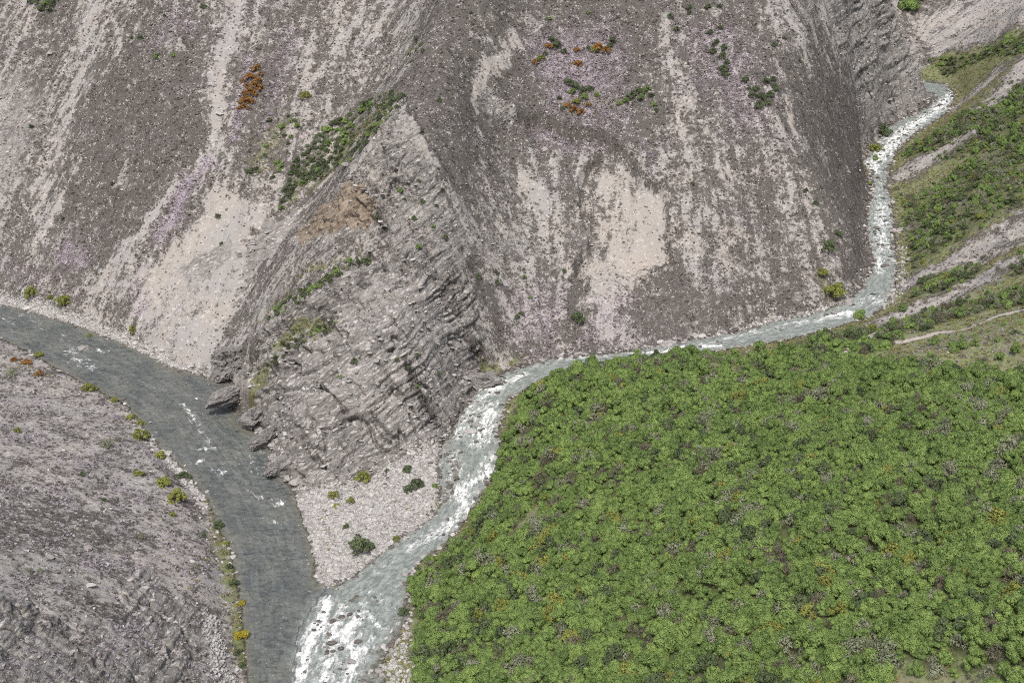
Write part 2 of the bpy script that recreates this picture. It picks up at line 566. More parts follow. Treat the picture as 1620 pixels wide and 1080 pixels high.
stroke('purple', [(225, 490), (215, 455)], 16, 0.7)
stroke('purple', [(395, 90), (385, 160), (370, 215)], [16, 22, 16], 0.75)
stroke('purple', [(455, 60), (440, 130), (420, 200)], [30, 26, 18], 0.65)
stroke('purple', [(300, 40), (250, 70), (280, 20)], 24, 0.65)
stroke('purple', [(0, 420), (90, 440)], 20, 0.55)
area('gravel', [(-60, 452), (60, 470), (150, 500), (240, 545), (330, 592), (330, 606), (270, 584), (200, 552), (100, 515), (-60, 472)], 0.95, 1.2, 1.0)
# --- green ledge and spur
area('grass', [(445, 330), (470, 250), (545, 185), (640, 145), (632, 170), (580, 235), (520, 280), (470, 320)], 0.62, 3)
area('grass', [(380, 250), (420, 180), (500, 160), (460, 240), (440, 300), (390, 300)], 0.55, 5)
stroke('grass', [(405, 515), (450, 470), (510, 430), (570, 400)], [8, 12, 14, 10], 0.65)
stroke('grass', [(400, 590), (440, 545), (500, 520), (530, 505)], [22, 20, 12, 8], 0.75)
stroke('scree', [(436, 470), (470, 425), (480, 415)], 10, 0.6)
area('rock', [(395, 556), (440, 492), (515, 452), (582, 412), (640, 420), (700, 480), (745, 560), (780, 598), (720, 660), (690, 692), (600, 742), (520, 768), (465, 772), (430, 730), (402, 672), (330, 650), (335, 595)], 0.95, 1.6)
area('rock', [(565, 262), (640, 155), (700, 290), (760, 420), (700, 470), (620, 410), (600, 350)], 0.62, 3)
area('scree', [(590, 490), (650, 430), (700, 520), (690, 600), (600, 600)], 0.40, 5)
area('scree', [(395, 556), (440, 495), (515, 455), (580, 420), (570, 480), (480, 560), (400, 600)], 0.05, 3, mode='set')
stroke('scree', [(640, 570), (665, 620), (690, 650)], [10, 16, 10], 0.0, mode='set')
stroke('rock', [(640, 570), (665, 620), (690, 650)], [10, 16, 10], 0.3, mode='set')
area('rock', [(400, 552), (445, 500), (520, 460), (580, 425), (560, 480), (480, 550)], 0.45, 3, mode='set')
area('scree', [(640, 155), (618, 200), (655, 240), (690, 280), (700, 300), (672, 215)], 0.72, 1.5)
stroke('scree', [(640, 440), (680, 470), (720, 520)], [12, 14, 8], 0.75)
stroke('tan', [(650, 440), (690, 480)], 14, 0.6)
area('orange', [(468, 368), (528, 315), (580, 300), (597, 330), (582, 368), (525, 372), (475, 395)], 1.0, 0.9, 0.8)
area('rock', [(460, 380), (528, 310), (585, 290), (600, 350), (580, 380), (520, 385), (468, 405)], 0.9, 1.2)
stroke('orange', [(606, 345), (650, 410)], [6, 8], 0.35)
# --- big face
area('scree', [(915, 275), (940, 243), (975, 234), (1003, 250), (1024, 284), (1050, 288), (1050, 330), (1066, 372), (1060, 420), (1010, 450), (985, 500), (950, 550), (915, 500), (905, 440), (912, 400), (938, 380), (940, 330)], 0.86, 5.0, 4.0)
area('tan', [(915, 275), (940, 243), (975, 234), (1003, 250), (1024, 284), (1052, 290), (1056, 330), (1074, 380), (1070, 430), (1000, 450), (910, 460), (905, 400), (930, 390), (936, 330)], 0.55, 5.0, 4.0)
stroke('scree', [(935, 440), (950, 555)], [34, 44], 0.55, 1.2, 0.8)
stroke('scree', [(1060, 340), (1110, 460)], [24, 40], 0.5, 1.4, 0.9)
stroke('scree', [(820, 60), (798, 92), (760, 118), (750, 150), (760, 225)], [14, 16, 14, 9, 4], 0.75)
stroke('scree', [(790, 70), (740, 60)], 6, 0.55)
stroke('tan', [(815, 65), (790, 95), (755, 130)], 10, 0.35)
stroke('scree', [(822, 275), (850, 310), (870, 345)], [12, 13, 8], 0.78)
stroke('scree', [(765, 250), (770, 300)], [4, 16], 0.6)
area('scree', [(690, 290), (830, 250), (920, 260), (930, 420), (900, 540), (820, 560), (720, 440)], 0.44, 6)
area('rock', [(740, 330), (840, 320), (850, 400), (760, 450), (700, 400)], 0.5, 5)
area('scree', [(830, 240), (900, 225), (930, 240), (900, 280), (840, 290)], 0.45, 3)
area('purple', [(800, 430), (900, 430), (900, 550), (800, 545)], 0.68, 8, 5.0)
area('purple', [(930, 450), (1020, 450), (1010, 550), (900, 550)], 0.63, 8, 5.0)
area('purple', [(830, 20), (960, 10), (1010, 80), (1000, 200), (930, 240), (860, 190), (820, 100)], 0.72, 9, 5.0)
area('purple', [(800, 180), (860, 180), (960, 230), (940, 250), (860, 240)], 0.77, 6, 5.0)
area('purple', [(1020, 230), (1050, 240), (1045, 290), (1020, 280)], 0.77, 5, 5.0)
area('purple', [(1060, 20), (1180, 20), (1230, 200), (1180, 240), (1100, 150)], 0.68, 9, 5.0)
area('purple', [(640, 180), (720, 160), (800, 230), (740, 260)], 0.45, 9, 5.0)
stroke('scree', [(1058, 90), (1063, 160), (1080, 210), (1090, 260)], [6, 8, 8, 6], 0.65)
area('scree', [(1060, 280), (1120, 190), (1200, 230), (1260, 260), (1340, 380), (1300, 470), (1150, 520), (1080, 440)], 0.42, 7)
stroke('scree', [(1115, 190), (1150, 260), (1170, 340)], [16, 20, 14], 0.62)
stroke('scree', [(1250, 255), (1300, 330), (1350, 400)], [12, 16, 12], 0.66)
stroke('scree', [(1200, 190), (1215, 260), (1240, 340)], [10, 14, 10], 0.55)
stroke('scree', [(1080, 390), (1120, 470)], [14, 18], 0.55)
stroke('tan', [(1245, 150), (1255, 210)], 9, 0.7)
stroke('scree', [(1245, 145), (1258, 215)], 9, 0.75)
stroke('scree', [(1235, -10), (1262, 60), (1280, 120)], [22, 18, 10], 0.68)
stroke('scree', [(1130, 60), (1180, 140)], [10, 14], 0.35)
area('rock', [(1290, -20), (1410, -30), (1452, 80), (1485, 155), (1420, 190), (1380, 200), (1330, 100)], 0.75, 4)
area('scree', [(1330, 30), (1420, 10), (1450, 90), (1470, 150), (1410, 150)], 0.66, 5)
area('rock', [(1250, 240), (1350, 200), (1385, 290), (1375, 420), (1330, 400)], 0.35, 5)
area('scree', [(1250, 130), (1330, 150), (1380, 250), (1370, 420), (1330, 370), (1290, 280)], 0.12, 4, mode='set')
area('rock', [(1000, 480), (1060, 440), (1160, 470), (1180, 520), (1020, 545)], 0.4, 4)
area('scree', [(1000, 480), (1060, 440), (1160, 470), (1180, 515), (1020, 540)], 0.2, 4, mode='set')
stroke('gravel', [(860, 566), (960, 558), (1040, 545), (1130, 528), (1220, 506), (1290, 492), (1340, 474)], [4, 4, 5, 4, 5, 7, 7], 0.8)
stroke('grass', [(770, 575), (820, 560)], [14, 12], 0.75)
stroke('grass', [(1370, 235), (1385, 230)], 14, 0.8)
stroke('grass', [(1300, 440), (1320, 480)], 16, 0.6)
area('grass', [(870, 160), (940, 130), (1010, 150), (1000, 170), (920, 190), (880, 180)], 0.5, 3)
for px in ([(770, 186), (805, 177), (850, 177), (900, 198), (958, 212), (988, 238)], [(918, 292), (930, 258), (945, 241), (976, 233), (1004, 249), (1022, 282), (1035, 293), (1052, 290)]):
    stroke('scree', px, 2.6, 0.0, 0.8, 0.3, mode='set')  # dark scarp line: turf edge and its shadow, both painted as cover
    stroke('purple', px, 2.6, 0.05, 0.8, 0.3, mode='set')
stroke('scree', [(885, 210), (930, 222), (965, 234)], [4, 6, 5], 0.85)
stroke('tan', [(885, 210), (930, 222), (965, 234)], [4, 6, 5], 0.8)
# --- spit and left hill
area('gravel', [(464, 776), (520, 772), (600, 746), (690, 695), (698, 730), (696, 820), (600, 884), (510, 944), (488, 850)], 1.0, 1.0, 0.8)
area('purple', [(540, 745), (690, 700), (690, 760), (620, 790), (560, 800)], 0.40, 6, 5.0)
stroke('grass', [(690, 730), (692, 800)], 7, 0.7)
stroke('grass', [(515, 940), (570, 910), (610, 880)], [10, 8, 6], 0.8)
stroke('purple', [(620, 820), (560, 800), (600, 770)], 16, 0.3)
stroke('grass', [(505, 800), (520, 850), (515, 900)], 8, 0.5)
dot('grass', 640, 800, 14, 0.5)
stroke('gravel', [(212, 655), (255, 705), (300, 755), (332, 800)], [10, 14, 14, 12], 0.8)
stroke('grass', [(335, 790), (350, 850), (362, 900), (372, 960), (380, 1040)], [12, 22, 26, 24, 14], 0.95)
stroke('grass', [(320, 880), (310, 930)], [16, 14], 0.5)
stroke('gravel', [(335, 980), (345, 1040), (360, 1090)], [12, 14, 18], 0.85)
stroke('tan', [(335, 970), (345, 1040)], 9, 0.8)
area('scree', [(-60, 770), (100, 780), (190, 820), (230, 850), (150, 880), (-60, 860)], 0.40, 6, mode='set')
area('purple', [(-60, 790), (100, 800), (180, 830), (140, 860), (-60, 840)], 0.25, 4, mode='set')
area('rock', [(-60, 940), (60, 960), (120, 1000), (200, 960), (320, 960), (330, 1040), (300, 1100), (-60, 1100)], 0.66, 5, 4)
area('scree', [(-60, 940), (60, 960), (120, 1000), (200, 960), (320, 960), (330, 1040), (300, 1100), (-60, 1100)], 0.46, 4, mode='set')
area('rock', [(180, 900), (250, 890), (270, 940), (320, 1000), (260, 1060), (220, 980)], 0.85, 2)
stroke('tan', [(212, 910), (225, 960)], [12, 16], 0.6)
stroke('tan', [(30, 1080), (60, 1060)], 20, 0.6)
area('scree', [(100, 960), (200, 940), (220, 1080), (120, 1100)], 0.5, 4)
area('grass', [(0, 570), (60, 575), (110, 610), (60, 600), (0, 590)], 0.35, 2)
stroke('orange', [(10, 580), (55, 592), (70, 600)], [5, 7, 5], 0.35)
area('gravel', [(600, 1030), (648, 990), (660, 1100), (585, 1100), (570, 1060)], 0.85, 0.6, 0.5)
# --- slopes east of the stream
for px, w in (([(1640, 350), (1540, 400), (1440, 445)], [24, 16, 9]), ([(1640, 400), (1560, 440), (1500, 470), (1400, 505)], [9, 12, 14, 10]),
              ([(1410, 285), (1450, 262), (1545, 205)], [6, 15, 10]), ([(1560, 170), (1640, 80)], [14, 14]), ([(1430, 360), (1490, 340)], [6, 12]),
              ([(1500, 165), (1560, 130)], [10, 14])):
    w = [q * 2.6 for q in w]
    stroke('scree', px, w, 0.9, 1.3, 0.7)
    stroke('grass', px, w, 0.05, 1.3, 0.7, mode='set')
    stroke('shrub', px, [q * 0.6 for q in w], 0.0, 1.2, 0.5, mode='set')
area('scree', [(1440, 20), (1640, -60), (1640, 45), (1560, 70), (1475, 90)], 0.75, 3)
area('grass', [(1440, 20), (1640, -60), (1640, 45), (1560, 70), (1475, 90)], 0.1, 3, mode='set')
for px, w in (([(1640, 482), (1560, 508), (1490, 525), (1420, 541)], [4, 5, 5, 5]), ([(1395, 520), (1372, 535), (1330, 565)], [7, 9, 9]), ([(1590, 40), (1540, 48)], [3, 2])):
    stroke('scree', px, w, 1.0, 0.4, 0.25)
    stroke('tan', px, w, 1.0, 0.4, 0.25)
    stroke('grass', px, w, 0.0, 0.4, 0.25, mode='set')
area('purple', [(1430, 555), (1500, 530), (1640, 500), (1640, 570), (1500, 575), (1430, 575)], 0.50, 6, 5.0)
area('scree', [(1430, 555), (1500, 530), (1640, 500), (1640, 560), (1500, 570)], 0.4, 3)
area('scree', [(1400, 1090), (1420, 1055), (1500, 1040), (1560, 1065), (1600, 1100)], 0.5, 2)
stroke('tan', [(800, 850), (835, 825), (850, 800)], [10, 12, 6], 0.7)
stroke('scree', [(800, 850), (835, 825), (850, 800)], [10, 12, 6], 0.5)
stroke('gravel', [(1425, 385), (1425, 440), (1410, 475)], [6, 8, 12], 0.5)
# where the thicket stands
for px, val in (([(905, 580), (1000, 572), (1100, 562), (1200, 566), (1280, 542), (1340, 562), (1430, 578), (1660, 572), (1660, 1200), (650, 1200), (655, 1000), (646, 960), (652, 905), (692, 878), (742, 832), (770, 775), (792, 740), (796, 680), (835, 622)], 1.0),
                ([(1420, 245), (1500, 195), (1640, 95), (1640, 215), (1560, 240), (1480, 262), (1420, 250)], 0.85),
                ([(1470, 95), (1520, 85), (1640, 52), (1640, 75), (1545, 98), (1485, 118)], 0.85),
                ([(1412, 300), (1440, 312), (1545, 235), (1640, 200), (1640, 320), (1570, 345), (1490, 400), (1445, 425), (1425, 350)], 0.72),
                ([(1448, 452), (1500, 428), (1550, 412), (1556, 430), (1500, 460), (1450, 468)], 1.0),
                ([(1340, 522), (1400, 514), (1500, 480), (1640, 440), (1640, 478), (1520, 504), (1430, 532), (1380, 560), (1300, 560), (1250, 545), (1300, 528)], 1.0),
                ([(1575, 422), (1640, 395), (1640, 428), (1585, 436)], 1.0),
                ([(1418, -40), (1480, -40), (1450, 12), (1425, 16)], 1.0),
                ([(1400, 505), (1440, 490), (1440, 478), (1410, 490)], 0.7)):
    area('shrub', px, val, 1.4, 1.8)
for px, w in (([(1640, 345), (1540, 398), (1440, 445)], [40, 28, 14]), ([(1640, 402), (1560, 440), (1500, 470), (1400, 505)], [14, 20, 24, 14]),
              ([(1410, 285), (1450, 262), (1545, 205)], [8, 26, 14]), ([(1560, 170), (1640, 80)], [24, 24]), ([(1500, 165), (1560, 130)], [14, 20])):
    stroke('shrub', px, w, 0.06, 1.2, 0.5, mode='set')
for px, w in (([(1640, 482), (1560, 508), (1490, 525), (1420, 541)], [6, 7, 7, 6]), ([(1395, 520), (1372, 535), (1330, 565)], [9, 11, 10]),
              ([(1410, 285), (1450, 262), (1545, 205)], [5, 12, 7]), ([(800, 850), (835, 825), (850, 800)], [12, 14, 8])):
    stroke('shrub', px, w, 0.0, mode='set')
area('shrub', [(1435, 552), (1500, 528), (1640, 500), (1640, 560), (1520, 572)], 0.25, 2, mode='set')
area('shrub', [(1400, 1090), (1420, 1058), (1500, 1042), (1560, 1065), (1600, 1100)], 0.25, 1.5, mode='set')
area('shrub', [(1150, 560), (1200, 572), (1180, 600), (1110, 590)], 0.5, 2, mode='set')
area('shrub', [(648, 900), (700, 900), (730, 860), (690, 872)], 0.4, 1, mode='set')
cover['grass'] = np.maximum(cover['grass'], cover['shrub'] * 0.6)
knob = sstep(0.20, 0.42, fbm(X / 11, Y / 11, 4, 501, 0.55)) * is_mount * sstep(2.0, 6.0, -wd) * (1 - np.clip(cover['tan'] + cover['grass'], 0, 1))
cover['rock'] = np.maximum(cover['rock'], knob * 0.62)
cover['wet'] = sstep(-1.6, 0.2, wdn)

# ------------------------------------------------------------------ medium relief: ribs, ledges, scars
gul = (streak_c - 0.5) * 2
Z += bankfade * is_mount * gul * 0.75 * (0.4 + 0.6 * sstep(-0.3, 0.3, fbm(X / 25, Y / 25, 2, 307)))
Z += bankfade * is_mount * fbm(X / 14, Y / 14, 4, 309, 0.55) * 1.5
Z += bankfade * (1 - is_mount) * gul * 0.12
Z += bankfade * is_left * fbm(X / 4.5, Y / 4.5, 4, 301) * 0.7
Z += bankfade * (streak_f - 0.5) * 0.28 * (0.15 + 0.85 * is_mount)
Z += bankfade * fbm(X / 6.0, Y / 6.0, 4, 81) * 0.45 * (0.6 + cover['rock'])
# bedding: ledges that dip to the left
warp = fbm(X / 7, Y / 7, 3, 85) * 1.4
bed = Z - X * 0.55 + Y * 0.18 + warp
led = 0
for per, amp, sd in ((2.6, 0.55, 1), (1.1, 0.30, 2)):
    q = bed / per
    f = q - np.floor(q)
    led = led + amp * (sstep(0.0, 0.8, f) - f) * 2.0 * (0.4 + hash2(np.floor(q), np.zeros_like(q), sd))
rockm = np.clip(cover['rock'] * 1.1 - 0.15, 0, 1) * sstep(0.3, 2.5, -wd)
far_rock = rockm * is_mount * sstep(1240, 1330, project(X, Y, Z)[0])
Z += far_rock * (np.abs(fbm(X / 6, Y / 6, 4, 461, 0.6)) * 4.0 - 0.8)
Z += knob * (np.abs(fbm(X / 3.2, Y / 3.2, 3, 505)) * 1.5 + 0.2)
Z += rockm * (led * 0.9 + np.abs(fbm(X / 2.6, Y / 2.6, 3, 88)) * 0.7)


def sink(px, depth, feather=0.8):
    P = np.array([at(u, v) for u, v in px])
    s, d = poly_sd(P, 4)
    d = d + edge_f[s] * 0.8 + edge_n[s] * 0.8
    Z[s] -= depth * sstep(-feather * 0.4, feather, d)


sink([(912, 300), (918, 270), (940, 243), (975, 234), (1003, 250), (1024, 284), (1050, 290), (1056, 330), (1065, 420), (960, 440), (900, 440), (930, 380)], 2.4, 0.5)
sink([(770, 186), (800, 176), (850, 176), (900, 198), (960, 212), (990, 240), (960, 244), (930, 228), (880, 214), (830, 196)], 2.8, 0.5)
sink([(330, 292), (378, 288), (386, 316), (330, 420), (250, 470), (230, 430)], 0.7)
sink([(475, 372), (530, 318), (580, 303), (594, 332), (580, 364), (524, 368), (478, 390)], 0.9)
# shores
shore = np.where(wdn > 0, water_z - np.minimum(0.12 + wdn * 0.42, 1.0), water_z + np.minimum(-wdn, 12) * 0.16)
wgtw = sstep(-5.0, -0.6, wdn) * (water_z > -100)
rock_shore = np.clip(cover['rock'] - 0.3, 0, 1)
wgtw = np.where(wdn < 0, wgtw * (1 - rock_shore * sstep(0.0, 0.6, -wdn)), wgtw)
Z = Z * (1 - wgtw) + np.where(water_z > -100, shore, 0) * wgtw
Z = np.where((wdn < -0.3) & (water_z > -100) & (wdn > -9), np.maximum(Z, water_z + 0.10 + np.minimum(-wdn, 3) * 0.05), Z)
Z += fbm(X / 1.4, Y / 1.4, 2, 95) * 0.10 * sstep(0.0, 1.0, -wdn)
cover['shoal'] = np.zeros_like(Z)
for px, w, v in (([(712, 690), (722, 740), (712, 795)], [12, 16, 12], 1.0), ([(648, 950), (628, 1005), (600, 1050), (585, 1090)], [14, 24, 30, 30], 1.0), ([(545, 965), (570, 950)], [12, 8], 1.0),
                 ([(1400, 488), (1375, 492)], 9, 0.9), ([(800, 645), (805, 625)], 6, 1.0), ([(290, 600), (250, 580)], 12, 0.7), ([(360, 670), (395, 690)], 16, 0.8), ([(500, 940), (495, 900)], 9, 0.8)):
    stroke('shoal', px, w, v)
sh_n = fbm(X / 1.2, Y / 1.2, 3, 97) * 0.22
Z = np.where((wdn > 0) & (water_z > -100), Z + (np.maximum(Z, water_z - 0.10 + sh_n) - Z) * np.clip(cover['shoal'], 0, 1), Z)
cover['gravel'] = np.maximum(cover['gravel'], cover['shoal'] * (wdn > -0.5) * 0.9)
Z = Z.astype(np.float32)

# ------------------------------------------------------------------ materials
def new_mat(name):
    m = bpy.data.materials.new(name)
    m.use_nodes = True
    m.node_tree.nodes.clear()
    return m


class NT:
    """Tiny wrapper for wiring shader nodes."""
    def __init__(self, mat):
        self.t = mat.node_tree

    def n(self, kind, **kw):
        nd = self.t.nodes.new(kind)
        for k, v in kw.items():
            setattr(nd, k, v)
        return nd

    def put(self, sock, v):
        if hasattr(v, 'is_output'):
            self.t.links.new(v, sock)
        else:
            sock.default_value = v

    def math(self, op, a, b=0.0, c=None, clamp=False):
        nd = self.n('ShaderNodeMath', operation=op, use_clamp=clamp)
        self.put(nd.inputs[0], a)
        self.put(nd.inputs[1], b)
        if c is not None:
            self.put(nd.inputs[2], c)
        return nd.outputs[0]

    def ramp(self, x, lo, hi, smooth=True):
        nd = self.n('ShaderNodeMapRange', interpolation_type='SMOOTHSTEP' if smooth else 'LINEAR')
        self.put(nd.inputs[0], x)
        self.put(nd.inputs[1], lo)
        self.put(nd.inputs[2], hi)
        return nd.outputs[0]

    def mix(self, f, a, b):
        nd = self.n('ShaderNodeMix', data_type='RGBA')
        self.put(nd.inputs[0], f)
        self.put(nd.inputs[6], a if hasattr(a, 'is_output') else (*a, 1))
        self.put(nd.inputs[7], b if hasattr(b, 'is_output') else (*b, 1))
        return nd.outputs[2]

    def noise(self, vec, scale, detail=3.0, rough=0.55, dist=0.0):
        nd = self.n('ShaderNodeTexNoise')
        if vec is not None:
            self.t.links.new(vec, nd.inputs['Vector'])
        nd.inputs['Scale'].default_value = scale
        nd.inputs['Detail'].default_value = detail
        nd.inputs['Roughness'].default_value = rough
        nd.inputs['Distortion'].default_value = dist
        return nd.outputs['Fac']

    def voro(self, vec, scale, feature='F1', out='Distance', rnd=1.0):
        nd = self.n('ShaderNodeTexVoronoi', feature=feature)
        self.t.links.new(vec, nd.inputs['Vector'])
        nd.inputs['Scale'].default_value = scale
        nd.inputs['Randomness'].default_value = rnd
        return nd.outputs[out]

    def mapping(self, vec, rot=(0, 0, 0), scale=(1, 1, 1)):
        nd = self.n('ShaderNodeMapping')
        self.t.links.new(vec, nd.inputs[0])
        nd.inputs[2].default_value = rot
        nd.inputs[3].default_value = scale
        return nd.outputs[0]

    def attr(self, name):
        nd = self.n('ShaderNodeAttribute', attribute_name=name)
        return nd

    def sep(self, col):
        nd = self.n('ShaderNodeSeparateColor')
        self.t.links.new(col, nd.inputs[0])
        return nd.outputs

    def out(self, shader):
        o = self.n('ShaderNodeOutputMaterial')
        self.t.links.new(shader, o.inputs[0])

    def principled(self, col, rough=0.9, spec=0.2, normal=None):
        p = self.n('ShaderNodeBsdfPrincipled')
        self.put(p.inputs['Base Color'], col if hasattr(col, 'is_output') else (*col, 1))
        self.put(p.inputs['Roughness'], rough)
        self.put(p.inputs['Specular IOR Level'], spec)
        if normal is not None:
            self.t.links.new(normal, p.inputs['Normal'])
        return p

    def bump(self, h, strength=0.5, dist=0.3, normal=None):
        b = self.n('ShaderNodeBump')
        b.inputs['Strength'].default_value = strength
        b.inputs['Distance'].default_value = dist
        self.t.links.new(h, b.inputs['Height'])
        if normal is not None:
            self.t.links.new(normal, b.inputs['Normal'])
        return b.outputs[0]


def terrain_material():
    m = new_mat("hillside_ground")
    k = NT(m)
    pos = k.n('ShaderNodeNewGeometry').outputs['Position']
    A = k.attr('cover_a')
    B = k.attr('cover_b')
    S = k.attr('streaks')
    a = k.sep(A.outputs['Color'])
    b = k.sep(B.outputs['Color'])
    s = k.sep(S.outputs['Color'])
    scree, purple, rock = a[0], a[1], a[2]
    grass = A.outputs['Alpha']
    orange, gravel, tan = b[0], b[1], b[2]
    wet = B.outputs['Alpha']
    shrub = S.outputs['Alpha']
    sf, sc, sw = s[0], s[1], s[2]
    n_big = k.noise(pos, 0.12, 4)
    n_mid = k.noise(pos, 0.55, 4, 0.6)
    n_fine = k.noise(pos, 1.5, 7, 0.74)
    n_grit = k.noise(pos, 6.0, 2, 0.6)
    cen = lambda x, w: k.math('MULTIPLY', k.math('SUBTRACT', x, 0.5), w)
    add = lambda *t: t[0] if len(t) == 1 else k.math('ADD', t[0], add(*t[1:]))
    v1 = k.n('ShaderNodeTexVoronoi')
    k.t.links.new(pos, v1.inputs['Vector'])
    v1.inputs['Scale'].default_value = 1.9
    v2 = k.n('ShaderNodeTexVoronoi')
    k.t.links.new(pos, v2.inputs['Vector'])
    v2.inputs['Scale'].default_value = 4.2
    stones, stone_v = v1.outputs['Distance'], k.sep(v1.outputs['Color'])[0]
    stone2 = k.sep(v2.outputs['Color'])[1]
    # low dead scrub on grey soil, with pale chips showing through
    c = k.mix(k.ramp(n_grit, 0.34, 0.66), (0.045, 0.041, 0.038), (0.122, 0.113, 0.105))
    c = k.mix(k.math('MULTIPLY', k.ramp(n_mid, 0.42, 0.66), 0.6), c, (0.100, 0.091, 0.083))
    c = k.mix(k.ramp(add(stone2, cen(n_mid, 0.6)), 0.93, 1.0), c, (0.34, 0.33, 0.32))
    # scree
    stw = k.math('MULTIPLY', add(cen(sf, 0.55), cen(sc, 0.45)), k.ramp(add(scree, cen(n_big, 0.8)), 0.12, 0.5))
    sx = add(scree, k.math('MULTIPLY', stw, sw), cen(n_fine, 2.1), cen(n_mid, 1.15), k.math('MULTIPLY', cen(k.noise(pos, 0.22, 4, 0.65), 1.0), k.ramp(tan, 0.6, 0.1)))
    sm = k.ramp(sx, 0.30, 0.76)
    pink = k.mix(n_mid, (0.238, 0.222, 0.206), (0.335, 0.315, 0.294))
    pink = k.mix(k.ramp(n_big, 0.42, 0.58), pink, (0.265, 0.257, 0.251))
    pink = k.mix(k.math('MULTIPLY', tan, 0.45), pink, (0.385, 0.338, 0.275))
    pink = k.mix(k.math('MULTIPLY', k.ramp(stone_v, 0.85, 0.97), 0.6), pink, (0.44, 0.425, 0.41))
    pink = k.mix(k.math('MULTIPLY', k.ramp(n_grit, 0.56, 0.38), 0.35), pink, (0.21, 0.197, 0.187))
    c = k.mix(sm, c, pink)
    # flowering thyme
    px = add(purple, cen(n_grit, 1.0), cen(n_fine, 1.2), cen(n_mid, 1.0))
    pm = k.math('MULTIPLY', k.ramp(px, 0.46, 0.95), 0.72)
    thy = k.mix(k.ramp(n_grit, 0.35, 0.65), (0.165, 0.138, 0.165), (0.36, 0.315, 0.365))
    c = k.mix(k.math('MULTIPLY', pm, k.math('SUBTRACT', 1.0, k.math('MULTIPLY', rock, 0.75))), c, thy)
    # bedded schist: flakes of two sizes along the bedding
    wob = k.n('ShaderNodeTexNoise')
    k.t.links.new(pos, wob.inputs['Vector'])
    wob.inputs['Scale'].default_value = 0.35
    vm = k.n('ShaderNodeVectorMath', operation='MULTIPLY_ADD')
    k.t.links.new(wob.outputs['Color'], vm.inputs[0])
    vm.inputs[1].default_value = (1.6, 1.6, 1.6)
    k.t.links.new(pos, vm.inputs[2])
    rot = k.mapping(vm.outputs[0], rot=(math.radians(8), math.radians(29), math.radians(-12)))
    la = k.mapping(rot, scale=(0.42, 0.42, 1.5))
    lb = k.mapping(rot, scale=(1.3, 1.3, 4.2))
    va = k.n('ShaderNodeTexVoronoi')
    k.t.links.new(la, va.inputs['Vector'])
    va.inputs['Scale'].default_value = 1.0
    vb = k.n('ShaderNodeTexVoronoi')
    k.t.links.new(lb, vb.inputs['Vector'])
    vb.inputs['Scale'].default_value = 1.0
    fa, fb = k.sep(va.outputs['Color'])[0], k.sep(vb.outputs['Color'])[1]
    ed = k.n('ShaderNodeTexVoronoi', feature='DISTANCE_TO_EDGE')
    k.t.links.new(la, ed.inputs['Vector'])
    ed.inputs['Scale'].default_value = 1.0
    crack = k.ramp(ed.outputs['Distance'], 0.09, 0.02)
    l1 = k.noise(k.mapping(rot, scale=(0.5, 0.5, 2.6)), 1.0, 5, 0.68, 0.4)
    plate = k.attr('plate').outputs['Fac']
    l2 = k.noise(k.mapping(rot, scale=(1.5, 1.5, 7.0)), 1.0, 4, 0.7, 0.3)
    rc = k.mix(k.ramp(add(l1, k.math('MULTIPLY', plate, 0.22)), 0.34, 0.64), (0.112, 0.106, 0.101), (0.245, 0.236, 0.228))
    rc = k.mix(k.math('MULTIPLY', k.ramp(l2, 0.55, 0.70), 0.75), rc, (0.36, 0.35, 0.335))
    rc = k.mix(k.math('MULTIPLY', k.ramp(l2, 0.42, 0.30), 0.75), rc, (0.085, 0.078, 0.074))
    rc = k.mix(k.math('MULTIPLY', k.ramp(n_mid, 0.52, 0.68), 0.6), rc, (0.155, 0.138, 0.124))
    rc = k.mix(k.math('MULTIPLY', k.ramp(n_big, 0.50, 0.60), 0.4), rc, (0.30, 0.28, 0.265))
    rc = k.mix(k.math('MULTIPLY', k.ramp(fb, 0.82, 0.94), 0.7), rc, (0.46, 0.445, 0.43))
    rc = k.mix(k.math('MULTIPLY', crack, 0.25), rc, (0.085, 0.078, 0.074))
    orc = k.mix(k.ramp(l1, 0.35, 0.65), (0.115, 0.094, 0.075), (0.255, 0.210, 0.163))
    orc = k.mix(k.math('MULTIPLY', k.ramp(l2, 0.5, 0.65), 0.6), orc, (0.31, 0.275, 0.235))
    orc = k.mix(k.math('MULTIPLY', k.ramp(l2, 0.42, 0.32), 0.6), orc, (0.085, 0.062, 0.045))
    rc = k.mix(k.ramp(add(orange, cen(n_fine, 1.2), cen(n_mid, 1.0)), 0.30, 0.75), rc, orc)
    rx = add(k.math('MAXIMUM', rock, orange), cen(l1, 0.9), cen(n_mid, 0.6), k.math('MULTIPLY', sm, -0.25))
    rm = k.ramp(rx, 0.36, 0.60)
    c = k.mix(rm, c, rc)
    # river gravel
    gv = k.mix(stone_v, (0.185, 0.182, 0.175), (0.42, 0.416, 0.402))
    gv = k.mix(k.ramp(stone2, 0.84, 0.92), gv, (0.52, 0.507, 0.495))
    gv = k.mix(k.math('MULTIPLY', k.ramp(stones, 0.42, 0.72), 0.75), gv, (0.14, 0.13, 0.125))
    gv = k.mix(k.math('MULTIPLY', k.ramp(n_fine, 0.50, 0.36), 0.5), gv, (0.17, 0.158, 0.15))
    gv = k.mix(k.math('MULTIPLY', pm, 0.4), gv, thy)
    gv = k.mix(k.math('MULTIPLY', k.ramp(n_mid, 0.54, 0.66), 0.6), gv, (0.165, 0.158, 0.142))
    gm = k.ramp(add(gravel, cen(n_fine, 0.7), cen(n_mid, 0.5)), 0.36, 0.62)
    c = k.mix(gm, c, gv)
    # grass
    gr = k.mix(k.ramp(n_fine, 0.3, 0.7), (0.082, 0.105, 0.042), (0.185, 0.205, 0.10))
